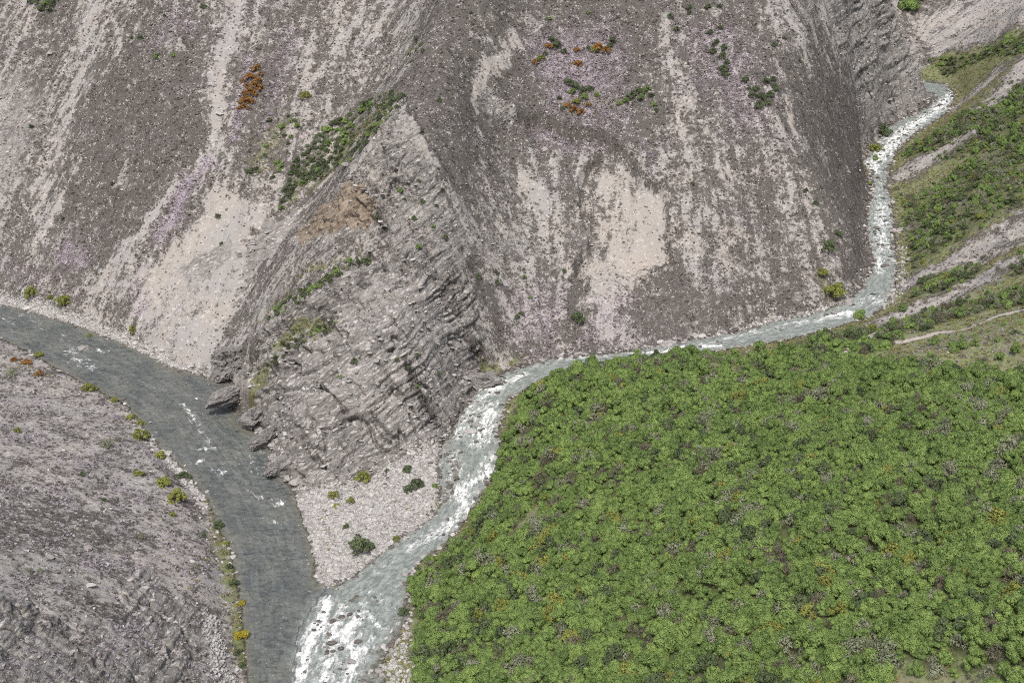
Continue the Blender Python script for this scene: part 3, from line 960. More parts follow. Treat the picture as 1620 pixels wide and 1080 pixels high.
    gr = k.mix(k.ramp(n_mid, 0.45, 0.7), gr, (0.165, 0.155, 0.115))
    gx_ = add(grass, cen(n_fine, 1.1), cen(n_mid, 0.8), k.math('MULTIPLY', sm, -0.25))
    c = k.mix(k.ramp(gx_, 0.42, 0.72), c, gr)
    # leaf litter under the thicket, colour lowered to deepen the shaded gaps
    c = k.mix(k.math('MULTIPLY', k.ramp(add(shrub, cen(n_mid, 0.5)), 0.5, 0.9), 0.85), c, k.mix(n_fine, (0.036, 0.042, 0.020), (0.085, 0.092, 0.046)))
    # wet margin and bed
    mul = k.n('ShaderNodeMix', data_type='RGBA', blend_type='MULTIPLY')
    k.put(mul.inputs[0], k.math('MULTIPLY', wet, 0.85))
    k.put(mul.inputs[6], c)
    mul.inputs[7].default_value = (0.52, 0.49, 0.45, 1)
    c = mul.outputs[2]
    # relief
    h = add(k.math('MULTIPLY', n_fine, 0.6), k.math('MULTIPLY', n_grit, 0.2))
    rh = add(k.math('MULTIPLY', fb, 0.15), k.math('MULTIPLY', crack, -0.2), k.math('MULTIPLY', l1, 0.9), k.math('MULTIPLY', l2, 0.6))
    h = add(h, k.math('MULTIPLY', rm, rh), k.math('MULTIPLY', k.math('MULTIPLY', gm, k.math('SUBTRACT', 1.0, stones)), 0.6), k.math('MULTIPLY', sm, -0.12))
    nb = k.bump(h, 0.6, 0.34)
    p = k.principled(c, k.math('SUBTRACT', 0.95, k.math('MULTIPLY', wet, 0.45)), 0.2, nb)
    k.out(p.outputs[0])
    return m


M_TERRAIN = terrain_material()


def pack(*ch):
    return np.stack([np.clip(c, 0, 1) for c in ch], -1).reshape(-1, 4).astype(np.float32)


cov_a = pack(cover['scree'], cover['purple'], cover['rock'], cover['grass'])
cov_b = pack(cover['orange'], cover['gravel'], cover['tan'], cover['wet'])
cov_s = pack(streak_f, streak_c, np.clip(is_mount + 0.12, 0, 1) * (1 - 0.6 * np.clip(cover['rock'], 0, 1)), cover['shrub'])

U, V, DEP = project(X, Y, Z)
inview = (U > -230) & (U < 1850) & (V > -190) & (V < 1290)
keep = inview[:-1, :-1] & inview[1:, 1:]
jj, ii = np.nonzero(keep)
v00 = jj * nx + ii
quads = np.stack([v00, v00 + 1, v00 + 1 + nx, v00 + nx], -1)
inwater = (wdn > 0.8)[jj, ii]
reg = np.where(inwater, 3, np.where(is_left[jj, ii] > 0, 1, np.where(is_right[jj, ii] > 0, 2, 0)))
spit_P = np.array([at(u, v) for u, v in [(464, 776), (520, 772), (600, 746), (690, 695), (700, 690), (702, 730), (702, 826), (600, 890), (506, 950), (480, 850)]])
spit_m = np.zeros(Z.shape, bool)
s, d = poly_sd(spit_P, 3)
spit_m[s] = d > 0
reg = np.where((reg == 0) & spit_m[jj, ii], 4, reg)
verts_all = np.stack([X, Y, Z], -1).reshape(-1, 3)
g1, g0 = np.gradient(Z, GS)
nrm_all = np.stack([-g0, -g1, np.ones_like(Z)], -1).reshape(-1, 3)
nrm_all /= np.linalg.norm(nrm_all, axis=1)[:, None]


def mesh_from(name, verts, faces, mat=None, smooth=True):
    me = bpy.data.meshes.new(name)
    verts = np.ascontiguousarray(verts, np.float32)
    faces = np.ascontiguousarray(faces, np.int32)
    n, q = faces.shape
    me.vertices.add(len(verts))
    me.vertices.foreach_set('co', verts.ravel())
    me.loops.add(n * q)
    me.loops.foreach_set('vertex_index', faces.ravel())
    me.polygons.add(n)
    me.polygons.foreach_set('loop_start', np.arange(0, n * q, q, dtype=np.int32))
    me.polygons.foreach_set('loop_total', np.full(n, q, np.int32))
    me.update(calc_edges=True)
    me.polygons.foreach_set('use_smooth', np.full(n, smooth, bool))
    if mat:
        for mm in (mat if isinstance(mat, (list, tuple)) else [mat]):
            me.materials.append(mm)
    return me


def link(name, data, **props):
    o = bpy.data.objects.new(name, data)
    COL.objects.link(o)
    for k, v in props.items():
        o[k] = v
    return o


def add_attr(me, name, kind, dom, arr, field):
    at_ = me.attributes.new(name, kind, dom)
    at_.data.foreach_set(field, np.ascontiguousarray(arr).ravel())


def terrain_piece(name, sel, label):
    f = quads[sel]
    used, inv = np.unique(f, return_inverse=True)
    me = mesh_from(name, verts_all[used], inv.reshape(f.shape), M_TERRAIN)
    for nm, a in (('cover_a', cov_a), ('cover_b', cov_b), ('streaks', cov_s)):
        add_attr(me, nm, 'FLOAT_COLOR', 'POINT', a[used], 'color')
    me.normals_split_custom_set_from_vertices([tuple(n) for n in nrm_all[used].astype(float)])
    o = link(name, me, kind='structure', label=label)
    return o


# bedrock gets a finer mesh of its own with real ledges and plates
patch_sd = np.full_like(Z, -9.0)
for px in ([(392, 556), (440, 486), (515, 446), (566, 404), (470, 400), (462, 372), (528, 306), (566, 262), (640, 150), (655, 160), (700, 290), (765, 430), (760, 520), (790, 596), (722, 668), (694, 694), (600, 748), (522, 774), (462, 780), (428, 735), (398, 676), (330, 655), (330, 595)],
           [(-60, 930), (60, 945), (120, 985), (175, 960), (180, 900), (250, 885), (275, 935), (325, 960), (335, 1040), (305, 1110), (-60, 1120)],
           [(1290, -60), (1400, -60), (1448, 80), (1478, 148), (1420, 188), (1388, 225), (1368, 200), (1330, 100)],
           [(165, 870), (190, 845), (240, 840), (250, 880), (200, 895)]):
    P = np.array([at(u, v) for u, v in px])
    s, d = poly_sd(P, 4)
    patch_sd[s] = np.maximum(patch_sd[s], d)
in_patch = ((patch_sd > 0)[jj, ii] & (patch_sd > 0)[jj + 1, ii + 1] & (patch_sd > 0)[jj, ii + 1] & (patch_sd > 0)[jj + 1, ii]) & ((reg == 0) | (reg == 1))
nb_x, nb_y = blur(nrm_all[:, 0].reshape(Z.shape), 8), blur(nrm_all[:, 1].reshape(Z.shape), 8)
nb_z = blur(nrm_all[:, 2].reshape(Z.shape), 8)


def plates(u, v, K, seed, octv=3):
    t = (fbm(u, v, octv, seed, 0.55) + 1.0) * K
    i = np.floor(t)
    return (i + sstep(0.30, 0.62, t - i)) / K - 1.0, hash2(i + 7 * np.floor(u * 0.7), np.floor(v * 0.7), seed) - 0.5


def rock_piece(name, sel, label, amount=1.0):
    SB = 3
    cj, ci = jj[sel], ii[sel]
    fnx_ = nx * SB
    ff = []
    for p in range(SB):
        for q in range(SB):
            v0 = (cj * SB + p) * fnx_ + ci * SB + q
            ff.append(np.stack([v0, v0 + 1, v0 + 1 + fnx_, v0 + fnx_], -1))
    ff = np.vstack(ff)
    used, inv = np.unique(ff, return_inverse=True)
    fx, fy = (used % fnx_) / SB, (used // fnx_) / SB
    x, y = X0 + fx * GS, Y0 + fy * GS
    take = lambda a: _g0(x, y, a)
    z = take(Z)
    n = np.stack([take(nb_x), take(nb_y), take(nb_z)], -1)
    n /= np.linalg.norm(n, axis=1)[:, None]
    # how deep inside the patch this vertex lies: zero on its rim so it closes with the ground round it
    msk = np.zeros(Z.shape, bool)
    msk[cj, ci] = True
    inner = msk.copy()
    inner[1:, :] &= msk[:-1, :]
    inner[:, 1:] &= msk[:, :-1]
    inner[1:, 1:] &= msk[:-1, :-1]
    w = np.clip(blur(inner.astype(np.float32), 4) * 2 - 1.0, 0, 1) * inner
    w = take(w.astype(np.float32))
    bn = (z - 0.55 * x + 0.18 * y) * 0.87 + fbm(x / 9, y / 9, 3, 401) * 1.6
    al = (x + 0.55 * z) * 0.88 + fbm(x / 8, z / 8, 2, 402) * 1.5
    ac = y + 0.3 * x
    d1, h1 = plates(al / 13, bn / 2.4 + ac * 0.02, 3.0, 411)
    d2, h2 = plates(al / 5.5 + 5, bn / 0.85, 3.0, 421)
    d3, h3 = plates(al / 2.2 + 9, bn / 0.34, 3.0, 431, 2)
    q = bn / 3.1
    f = q - np.floor(q)
    ledge = (sstep(0.0, 0.86, f) - f) * (0.3 + 1.2 * hash2(np.floor(q), np.floor(al / 14), 5))
    crag = np.abs(fbm(al / 9, ac / 7, 4, 441))
    disp = (0.95 * d1 + 0.46 * d2 + 0.26 * d3 + 0.55 * ledge - 1.3 * sstep(0.07, 0.0, crag) - 0.05) * (0.55 + 0.9 * sstep(-0.25, 0.25, fbm(x / 12, y / 12, 2, 451)))
    disp = disp * w * amount
    v = np.stack([x, y, z], -1) + n * disp[:, None]
    me = mesh_from(name, v, inv.reshape(ff.shape), M_TERRAIN)
    for nm, a in (('cover_a', cov_a), ('cover_b', cov_b), ('streaks', cov_s)):
        full = a.reshape(ny, nx, 4)
        add_attr(me, nm, 'FLOAT_COLOR', 'POINT', np.stack([take(full[..., c]) for c in range(4)], -1).astype(np.float32), 'color')
    add_attr(me, 'plate', 'FLOAT', 'POINT', ((h1 * 0.8 + h2 * 0.9 + h3 * 0.8) * np.clip(w * 3, 0, 1)).astype(np.float32), 'value')
    # carry the change of height back so that plants and stones stand on the new surface
    o = link(name, me, kind='structure', label=label)
    ci_, cj_ = np.rint(fx).astype(int), np.rint(fy).astype(int)
    on_node = (np.abs(fx - ci_) < 1e-6) & (np.abs(fy - cj_) < 1e-6)
    Z[cj_[on_node], ci_[on_node]] += (disp * n[:, 2] * 0.7)[on_node].astype(np.float32)
    return o


_g0 = ground
terrain_piece('mountainside', (reg == 0) & ~in_patch, 'steep grey scree and scrub mountainside behind the two rivers')
terrain_piece('hillside', (reg == 1) & ~in_patch, 'grey stony hillside covered in pale purple thyme at lower left')
terrain_piece('hillside', reg == 2, 'hillside under green scrub on the right of the white stream')
terrain_piece('riverbed', reg == 3, 'stony bed under the river and stream')
terrain_piece('gravel_bar', reg == 4, 'pale gravel spit between the dark river and the white stream')
cliff = (U > 1255)[jj, ii] & (V < 300)[jj, ii]
rock_piece('cliff', (reg == 0) & in_patch & cliff, 'steep craggy grey cliff above the upper stream', 1.0)
rock_piece('rock_spur', (reg == 0) & in_patch & ~cliff, 'bedded grey schist spur between the dark river and the white stream')
rock_piece('rock_outcrop', (reg == 1) & in_patch, 'bedded grey schist outcrops low on the left hill', 0.62)

# ------------------------------------------------------------------ water
ZS = np.where((wdn > -0.4) & (water_z > -100), np.maximum(Z, water_z), Z).astype(np.float32)
_ground0 = ground


def ground(x, y, z=None):                       # from here on a lookup lands on the finished ground or the water
    return _ground0(x, y, ZS if z is None else z)


foam = np.zeros_like(Z)
cover['foam'] = foam
for px, w, v in (
        # dark river
        ([(20, 492), (50, 505), (75, 520)], 6, 0.45), ([(0, 500), (25, 512)], 4, 0.5), ([(112, 550), (118, 568), (150, 582)], [6, 9, 5], 0.85), ([(130, 548), (165, 556)], 5, 0.8),
        ([(60, 508), (110, 540)], 8, 0.33), ([(290, 638), (302, 655), (312, 672)], [4, 6, 4], 0.85), ([(315, 680), (330, 700)], 5, 0.6), ([(305, 632), (325, 625)], 3, 0.5),
        ([(308, 733), (320, 727)], 6, 0.9), ([(318, 712), (338, 708)], 6, 0.85), ([(340, 742), (352, 746)], 6, 0.9), ([(395, 715), (400, 745)], 6, 0.5),
        ([(405, 700), (410, 715)], 5, 0.8), ([(423, 725), (426, 738)], 5, 0.85), ([(436, 790), (444, 796)], 7, 0.9), ([(432, 825), (442, 830)], 6, 0.75), ([(400, 775), (410, 790)], 6, 0.5),
        ([(340, 655), (355, 660)], 4, 0.5), ([(330, 690), (420, 760)], 30, 0.22), ([(390, 1030), (430, 1040)], 14, 0.2), ([(100, 545), (200, 590), (290, 640)], 14, 0.2),
        # mouth rapids
        ([(520, 950), (505, 985), (485, 1030), (470, 1085)], [14, 16, 16, 12], 0.95), ([(545, 955), (530, 990), (525, 1030), (510, 1085)], [10, 18, 22, 20], 0.72),
        ([(572, 968), (545, 1000), (565, 1035), (545, 1085)], [10, 20, 16, 14], 0.85), ([(575, 955), (600, 990), (620, 998)], [8, 8, 4], 0.62), ([(590, 1010), (570, 1040)], 12, 0.6), ([(575, 925), (640, 985)], [12, 20], 0.3),
        # lower stream
        ([(600, 905), (640, 870), (700, 830)], [12, 10, 10], 0.34), ([(645, 868), (690, 845), (720, 822), (745, 795)], [8, 14, 14, 12], 0.7),
        ([(735, 800), (725, 780), (770, 745), (780, 720)], [16, 18, 16, 10], 0.78), ([(715, 770), (720, 740), (715, 715)], [12, 16, 12], 0.55), ([(760, 700), (770, 660), (778, 640)], [18, 20, 16], 0.74),
        ([(725, 690), (740, 655), (765, 625)], [16, 18, 14], 0.62), ([(770, 622), (800, 605), (830, 592)], [14, 14, 8], 0.82), ([(838, 582), (880, 574)], [8, 8], 0.4),
        ([(900, 568), (960, 564), (1010, 558)], [7, 6, 6], 0.5), ([(1010, 558), (1060, 555), (1080, 548)], [6, 8, 6], 0.8), ([(1085, 548), (1145, 540)], [6, 7], 0.55), ([(1110, 548), (1140, 547)], 5, 0.85),
        ([(1150, 535), (1240, 517), (1300, 508)], [8, 9, 8], 0.5), ([(1240, 512), (1300, 505)], 6, 0.62), ([(1310, 500), (1345, 495)], [10, 12], 0.95), ([(1345, 485), (1385, 470)], [12, 14], 0.5), ([(1380, 480), (1400, 475)], 10, 0.6),
        ([(1395, 460), (1402, 430)], [8, 8], 0.25), ([(1392, 430), (1390, 395)], [10, 12], 0.7), ([(1405, 420), (1408, 390)], [8, 10], 0.55),
        ([(1395, 395), (1395, 350), (1393, 320)], [18, 20, 16], 0.72), ([(1390, 320), (1392, 290)], [12, 6], 0.55), ([(1392, 295), (1395, 280)], [12, 10], 0.25), ([(1385, 272), (1380, 258), (1400, 240)], [12, 20, 18], 0.95),
        ([(1400, 240), (1420, 215), (1450, 195)], [20, 20, 14], 0.9), ([(1450, 195), (1485, 172), (1505, 150)], [12, 14, 12], 0.95), ([(1505, 150), (1540, 100)], 12, 0.9)):
    if v < 2 and px[0][0] < 450 and px[0][1] < 1040:
        w, v = [q * 1.5 for q in (w if isinstance(w, (list, tuple)) else [w] * len(px))], v * 0.78
    w = [q * 1.15 for q in (w if isinstance(w, (list, tuple)) else [w] * len(px))]
    stroke('foam', px, w, min(1.0, v * 1.12) * (0.86 if px[0][0] > 1375 else 1.0), 1.7, 0.35)
foam = cover['foam']

cellm = (wdn > -1.3)[:-1, :-1] & (water_z > -100)[:-1, :-1] & inview[:-1, :-1]
jj, ii = np.nonzero(cellm)
SUB = 2
fnx = nx * SUB
sub_faces = []
for a in range(SUB):
    for b in range(SUB):
        fj, fi = jj * SUB + a, ii * SUB + b
        v0 = fj * fnx + fi
        sub_faces.append(np.stack([v0, v0 + 1, v0 + 1 + fnx, v0 + fnx], -1))
sub_faces = np.vstack(sub_faces)
wu, winv = np.unique(sub_faces, return_inverse=True)
winv = winv.reshape(sub_faces.shape)
wxv, wyv = X0 + (wu % fnx) * GS / SUB, Y0 + (wu // fnx) * GS / SUB
w_z = _ground0(wxv, wyv, np.where(water_z > -100, water_z, 0))
w_bed = _ground0(wxv, wyv, Z)
w_foam = _ground0(wxv, wyv, foam)
w_st = _ground0(wxv, wyv, np.where(wd_st >= wd_main, 1.0, 0.0).astype(np.float32))
w_dist = _ground0(wxv, wyv, wdn)


def flow_coords(line, x, y):
    best = np.full(x.shape, 1e9)
    fs, ft = np.zeros_like(x), np.zeros_like(x)
    acc = 0.0
    for a, b in zip(line[:-1], line[1:]):
        d, t = seg_dist(x, y, a[0], a[1], b[0], b[1])
        L = math.hypot(b[0] - a[0], b[1] - a[1])
        m = d < best
        best = np.where(m, d, best)
        fs = np.where(m, acc + t * L, fs)
        sgn = np.sign((b[0] - a[0]) * (y - a[1]) - (b[1] - a[1]) * (x - a[0]))
        ft = np.where(m, sgn * d, ft)
        acc += L
    return fs, ft


s1, t1 = flow_coords(C_main, wxv, wyv)
s2, t2 = flow_coords(C_stream, wxv, wyv)
fs, ft = np.where(w_st > 0.5, s2, s1), np.where(w_st > 0.5, t2, t1)
fn = fbm(fs / 2.6, ft / 0.9, 4, 131, 0.6)
fn2 = fbm(wxv / 1.1, wyv / 1.1, 3, 137, 0.6)
fn3 = fbm(wxv / 0.55, wyv / 0.55, 2, 139)
fval = w_foam * 0.92 + fn * (0.42 + 0.15 * w_st) + fn2 * 0.34 + fn3 * 0.22
w_foamf = np.clip(w_foam * (0.76 + 0.22 * w_st) + (fn * 0.42 + fn2 * 0.30) * (1.3 - 0.4 * w_st) + fn3 * 0.14, 0, 1) * sstep(0.03, 0.22, w_foam)
w_blend = np.clip(0.5 + _ground0(wxv, wyv, blur((wd_st - wd_main).clip(-8, 8), 4)) * 0.16 + 0.9 * fbm(wxv / 5, wyv / 5, 3, 149), 0, 1)
w_blend = np.where(np.minimum(_ground0(wxv, wyv, wd_st), _ground0(wxv, wyv, wd_main)) < -7.9, w_st, w_blend)
w_zz = w_z + w_st * (0.20 * fn + 0.14 * fn2) + (1 - w_st) * (0.30 * fbm(wxv / 1.9, wyv / 1.1, 3, 143) + 0.03 * fn) + w_foamf * 0.22 * fn2


def water_material():
    m = new_mat("river_water")
    k = NT(m)
    pos = k.n('ShaderNodeNewGeometry').outputs['Position']
    w = k.sep(k.attr('water').outputs['Color'])
    flow = k.attr('flow').outputs['Vector']
    foam_a, st, depth = w[0], w[1], w[2]
    stretched = k.mapping(flow, scale=(0.55, 1.5, 1.0))
    n1 = k.noise(stretched, 1.0, 4, 0.6, 0.3)
    n2 = k.noise(pos, 0.95, 3, 0.5, 0.8)
    n3 = k.noise(pos, 6.0, 3, 0.6)
    nb = k.noise(pos, 0.16, 3)
    deep = k.mix(k.ramp(nb, 0.35, 0.65), (0.078, 0.087, 0.086), (0.116, 0.123, 0.112))
    lines = k.noise(k.mapping(flow, scale=(0.10, 0.85, 1.0)), 1.0, 5, 0.65, 0.6)
    deep = k.mix(k.math('MULTIPLY', k.ramp(lines, 0.50, 0.66), 0.45), deep, (0.165, 0.175, 0.172))
    deep = k.mix(k.math('MULTIPLY', k.ramp(lines, 0.46, 0.34), 0.45), deep, (0.055, 0.063, 0.064))
    deep = k.mix(k.math('MULTIPLY', k.ramp(n2, 0.50, 0.68), 0.40), deep, (0.14, 0.15, 0.148))  # ripple tint: grey sky reflections and dark troughs painted into the water colour
    deep = k.mix(k.math('MULTIPLY', k.ramp(n2, 0.45, 0.33), 0.5), deep, (0.035, 0.042, 0.042))
    shoal = (0.135, 0.130, 0.105)
    deep = k.mix(k.math('MULTIPLY', k.ramp(depth, 0.75, 0.15), 0.75), deep, shoal)
    pale = k.mix(k.ramp(n1, 0.35, 0.65), (0.140, 0.160, 0.152), (0.240, 0.265, 0.252))
    pale = k.mix(k.math('MULTIPLY', k.ramp(depth, 0.5, 0.1), 0.7), pale, (0.19, 0.185, 0.165))
    c = k.mix(st, deep, pale)
    n4 = k.noise(k.mapping(flow, scale=(0.75, 1.9, 1.0)), 1.0, 6, 0.72, 0.5)
    n5 = k.noise(pos, 3.0, 6, 0.75)
    fo = k.math('ADD', k.math('MULTIPLY', foam_a, 0.80), k.math('MULTIPLY', k.math('SUBTRACT', n4, 0.5), 1.7))
    fo = k.math('ADD', fo, k.math('MULTIPLY', k.math('SUBTRACT', n5, 0.5), 0.55))
    fm = k.math('MULTIPLY', k.math('MULTIPLY', k.ramp(fo, 0.20, 0.86), k.ramp(foam_a, 0.02, 0.14)), 0.97)
    c = k.mix(fm, c, (0.80, 0.82, 0.82))
    h = k.math('MULTIPLY', n2, 1.2)
    h = k.math('ADD', h, k.math('MULTIPLY', n1, 0.7))
    nrm = k.bump(h, 0.9, 0.36)
    p = k.principled(c, k.math('ADD', 0.12, k.math('MULTIPLY', fm, 0.7)), 0.5, nrm)
    p.inputs['IOR'].default_value = 1.33
    tr = k.n('ShaderNodeBsdfTransparent')
    tr.inputs[0].default_value = (0.82, 0.86, 0.82, 1)
    mx = k.n('ShaderNodeMixShader')
    k.put(mx.inputs[0], k.math('MAXIMUM', k.ramp(depth, 0.0, 0.24), fm))
    k.t.links.new(tr.outputs[0], mx.inputs[1])
    k.t.links.new(p.outputs[0], mx.inputs[2])
    k.out(mx.outputs[0])
    return m


M_WATER = water_material()
w_depth = np.clip((w_z - w_bed) / 1.0, 0, 1)
fmask_st = w_st[winv[:, 0]] > 0.5
for name, sel, label in (('river', ~fmask_st, 'dark grey green river bending past the rock spur at left'),
                         ('stream', fmask_st, 'pale foaming mountain stream running down from the upper right')):
    f = winv[sel]
    used, inv = np.unique(f, return_inverse=True)
    me = mesh_from(name, np.stack([wxv, wyv, w_zz], -1)[used], inv.reshape(f.shape), M_WATER)
    add_attr(me, 'water', 'FLOAT_COLOR', 'POINT', np.stack([w_foamf, w_blend, w_depth, np.ones_like(w_z)], -1)[used].astype(np.float32), 'color')
    add_attr(me, 'flow', 'FLOAT_VECTOR', 'POINT', np.stack([fs, ft, np.zeros_like(fs)], -1)[used].astype(np.float32), 'vector')
    link(name, me, kind='structure', label=label)

# ------------------------------------------------------------------ plants: leaf clumps on twiggy stems
def leaf_material(name, dark, light, rough=0.6, trans=0.25):
    m = new_mat(name)
    k = NT(m)
    la = k.attr('leaf').outputs['Fac']
    oi = k.n('ShaderNodeObjectInfo').outputs['Random']
    f = k.math('ADD', k.math('MULTIPLY', la, 0.72), k.math('MULTIPLY', oi, 0.38), clamp=True)
    c = k.mix(f, dark, light)
    p = k.principled(c, rough, 0.3)
    t = k.n('ShaderNodeBsdfTranslucent')
    k.put(t.inputs[0], c)
    mx = k.n('ShaderNodeMixShader')
    mx.inputs[0].default_value = trans
    k.t.links.new(p.outputs[0], mx.inputs[1])
    k.t.links.new(t.outputs[0], mx.inputs[2])
    k.out(mx.outputs[0])
    return m


def plain_material(name, ca, cb, rough=0.9, scale=3.0):
    m = new_mat(name)
    k = NT(m)
    pos = k.n('ShaderNodeTexCoord').outputs['Object']
    oi = k.n('ShaderNodeObjectInfo').outputs['Random']
    n = k.noise(pos, scale, 4, 0.65)
    f = k.math('ADD', k.math('MULTIPLY', k.ramp(n, 0.3, 0.7), 0.6), k.math('MULTIPLY', oi, 0.5), clamp=True)
    c = k.mix(f, ca, cb)
    p = k.principled(c, rough, 0.25, k.bump(n, 0.6, 0.15))
    k.out(p.outputs[0])
    return m


M_BARK = plain_material('grey_twigs', (0.085, 0.076, 0.060), (0.165, 0.150, 0.122))
LEAF = {
    'leafy': leaf_material('bright_green_leaves', (0.050, 0.096, 0.029), (0.255, 0.358, 0.104), trans=0.28),
    'olive': leaf_material('yellow_green_leaves', (0.09, 0.108, 0.022), (0.27, 0.29, 0.075)),
    'dark': leaf_material('dark_green_leaves', (0.032, 0.052, 0.024), (0.120, 0.155, 0.072)),
    'grey': leaf_material('grey_green_leaves', (0.085, 0.098, 0.060), (0.285, 0.305, 0.205)),
    'brown': leaf_material('brown_twigs', (0.056, 0.052, 0.036), (0.150, 0.138, 0.098), trans=0.1),
    'orange': leaf_material('rust_leaves', (0.14, 0.065, 0.015), (0.33, 0.18, 0.05)),
    'gold': leaf_material('gold_leaves', (0.16, 0.14, 0.015), (0.42, 0.34, 0.03)),
    'thyme': leaf_material('thyme_flowers', (0.17, 0.14, 0.165), (0.37, 0.325, 0.365), trans=0.1),
    'tuft': leaf_material('dead_scrub', (0.048, 0.041, 0.036), (0.130, 0.114, 0.098), trans=0.1),
    'straw': leaf_material('dry_grass', (0.13, 0.12, 0.045), (0.30, 0.27, 0.12)),
}


def bush_mesh(name, mat, seed, radius=1.0, height=1.3, lobes=9, leaves=90, leaf=0.13, lobe_r=0.42, stems=6, spread=1.0, up=0.4, aspect=0.65, jit=0.32):
    r = np.random.default_rng(seed)
    V_, F_, L_, MI = [], [], [], []
    cs = []
    for k in range(lobes):
        a, q = k * 2.4 + r.uniform(-.4, .4), math.sqrt((k + 0.35) / lobes)
        rad = radius * (1 - 0.45 * lobe_r) * q * r.uniform(0.75, 1.1) * spread
        zz = height * (1 - 0.62 * q ** 1.6) * r.uniform(0.66, 1.12)
        cs.append((rad * math.cos(a), rad * math.sin(a), max(zz - lobe_r * radius * 0.5, 0.15), lobe_r * radius * r.uniform(0.55, 1.30), r.uniform(0.0, 0.45)))
    for (x, y, z, lr, tone) in cs:
        n = int(leaves * (lr / (lobe_r * radius)) ** 2)
        d = r.standard_normal((n, 3))
        d /= np.linalg.norm(d, axis=1)[:, None]
        d[:, 2] = np.where(d[:, 2] < -0.35, -d[:, 2], d[:, 2])
        p = np.array([x, y, z]) + d * lr * r.uniform(0.78, 1.06, (n, 1)) * np.array([1, 1, 0.85])
        nn = d + np.array([0, 0, up]) + r.standard_normal((n, 3)) * jit
        nn /= np.linalg.norm(nn, axis=1)[:, None]
        t = np.cross(nn, r.standard_normal((n, 3)))
        t /= np.linalg.norm(t, axis=1)[:, None] + 1e-9
        b = np.cross(nn, t)
        sz = leaf * r.uniform(0.6, 1.35, (n, 1))
        base = len(V_) and sum(len(v) for v in V_)
        q = np.stack([p - t * sz, p + b * sz * aspect, p + t * sz, p - b * sz * aspect], 1).reshape(-1, 3)
        V_.append(q)
        F_.append(np.arange(n * 4).reshape(-1, 4) + base)
        L_.append(np.repeat(np.clip(tone + r.uniform(0, 0.6, n), 0, 1), 4))
        MI.append(np.zeros(n, np.int32))
    for (x, y, z, lr, tone) in cs[:stems]:
        base = sum(len(v) for v in V_)
        w0, w1 = 0.045 * radius, 0.018 * radius
        ring = []
        for (cx_, cy_, cz_, w) in ((x * 0.12, y * 0.12, -0.15, w0), (x * 0.5, y * 0.5, z * 0.55, (w0 + w1) / 2), (x, y, z + lr * 0.5, w1)):
            for k in range(3):
                ring.append((cx_ + w * math.cos(k * 2.094), cy_ + w * math.sin(k * 2.094), cz_))
        V_.append(np.array(ring))
        fs_ = []
        for lv in (0, 3):
            for k in range(3):
                fs_.append((lv + k, lv + (k + 1) % 3, lv + 3 + (k + 1) % 3, lv + 3 + k))
        F_.append(np.array(fs_) + base)
        L_.append(np.zeros(9))
        MI.append(np.ones(6, np.int32))
    me = mesh_from(name, np.vstack(V_), np.vstack(F_), [mat, M_BARK], smooth=False)
    add_attr(me, 'leaf', 'FLOAT', 'POINT', np.concatenate(L_).astype(np.float32), 'value')
    me.polygons.foreach_set('material_index', np.concatenate(MI))
    return me


BUSH = {}
for k in range(7):
    BUSH.setdefault('leafy', []).append(bush_mesh('leafy_shrub', LEAF['leafy'], 100 + k, 1.0, 1.2 + 0.2 * (k % 3), 9 + k % 4, 300, 0.062, 0.40, stems=3, jit=0.30, up=0.30))
for k in range(4):
    BUSH.setdefault('olive', []).append(bush_mesh('yellow_green_bush', LEAF['olive'], 200 + k, 1.0, 1.2, 13, 110, 0.085, 0.33, spread=1.15, jit=0.5))
    BUSH.setdefault('dark', []).append(bush_mesh('dark_bush', LEAF['dark'], 300 + k, 1.0, 1.2, 13, 120, 0.08, 0.34, spread=1.15, jit=0.45))
    BUSH.setdefault('grey', []).append(bush_mesh('grey_shrub', LEAF['grey'], 400 + k, 1.0, 1.25, 11, 60, 0.09, 0.36, stems=11, aspect=0.45))
    BUSH.setdefault('brown', []).append(bush_mesh('brown_shrub', LEAF['brown'], 500 + k, 1.0, 1.15, 10, 65, 0.085, 0.38, stems=10, aspect=0.35))
for k in range(3):
    BUSH.setdefault('orange', []).append(bush_mesh('rust_bush', LEAF['orange'], 600 + k, 1.0, 1.0, 14, 90, 0.09, 0.32, spread=1.25, jit=0.5))
    BUSH.setdefault('gold', []).append(bush_mesh('gold_bush', LEAF['gold'], 650 + k, 1.0, 1.1, 8, 90, 0.12, 0.42))
SMALL = {
    'tuft': [bush_mesh('scrub_tuft', LEAF['tuft'], 700 + k, 1.0, 0.8, 3, 9, 0.36, 0.5, stems=0, aspect=0.5) for k in range(4)],
    'thyme': [bush_mesh('thyme_cushion', LEAF['thyme'], 720 + k, 1.0, 0.5, 4, 9, 0.36, 0.45, stems=0, up=1.2) for k in range(4)],
    'straw': [bush_mesh('grass_tuft', LEAF['straw'], 740 + k, 1.0, 0.9, 4, 10, 0.34, 0.45, stems=0, aspect=0.3) for k in range(4)],
}


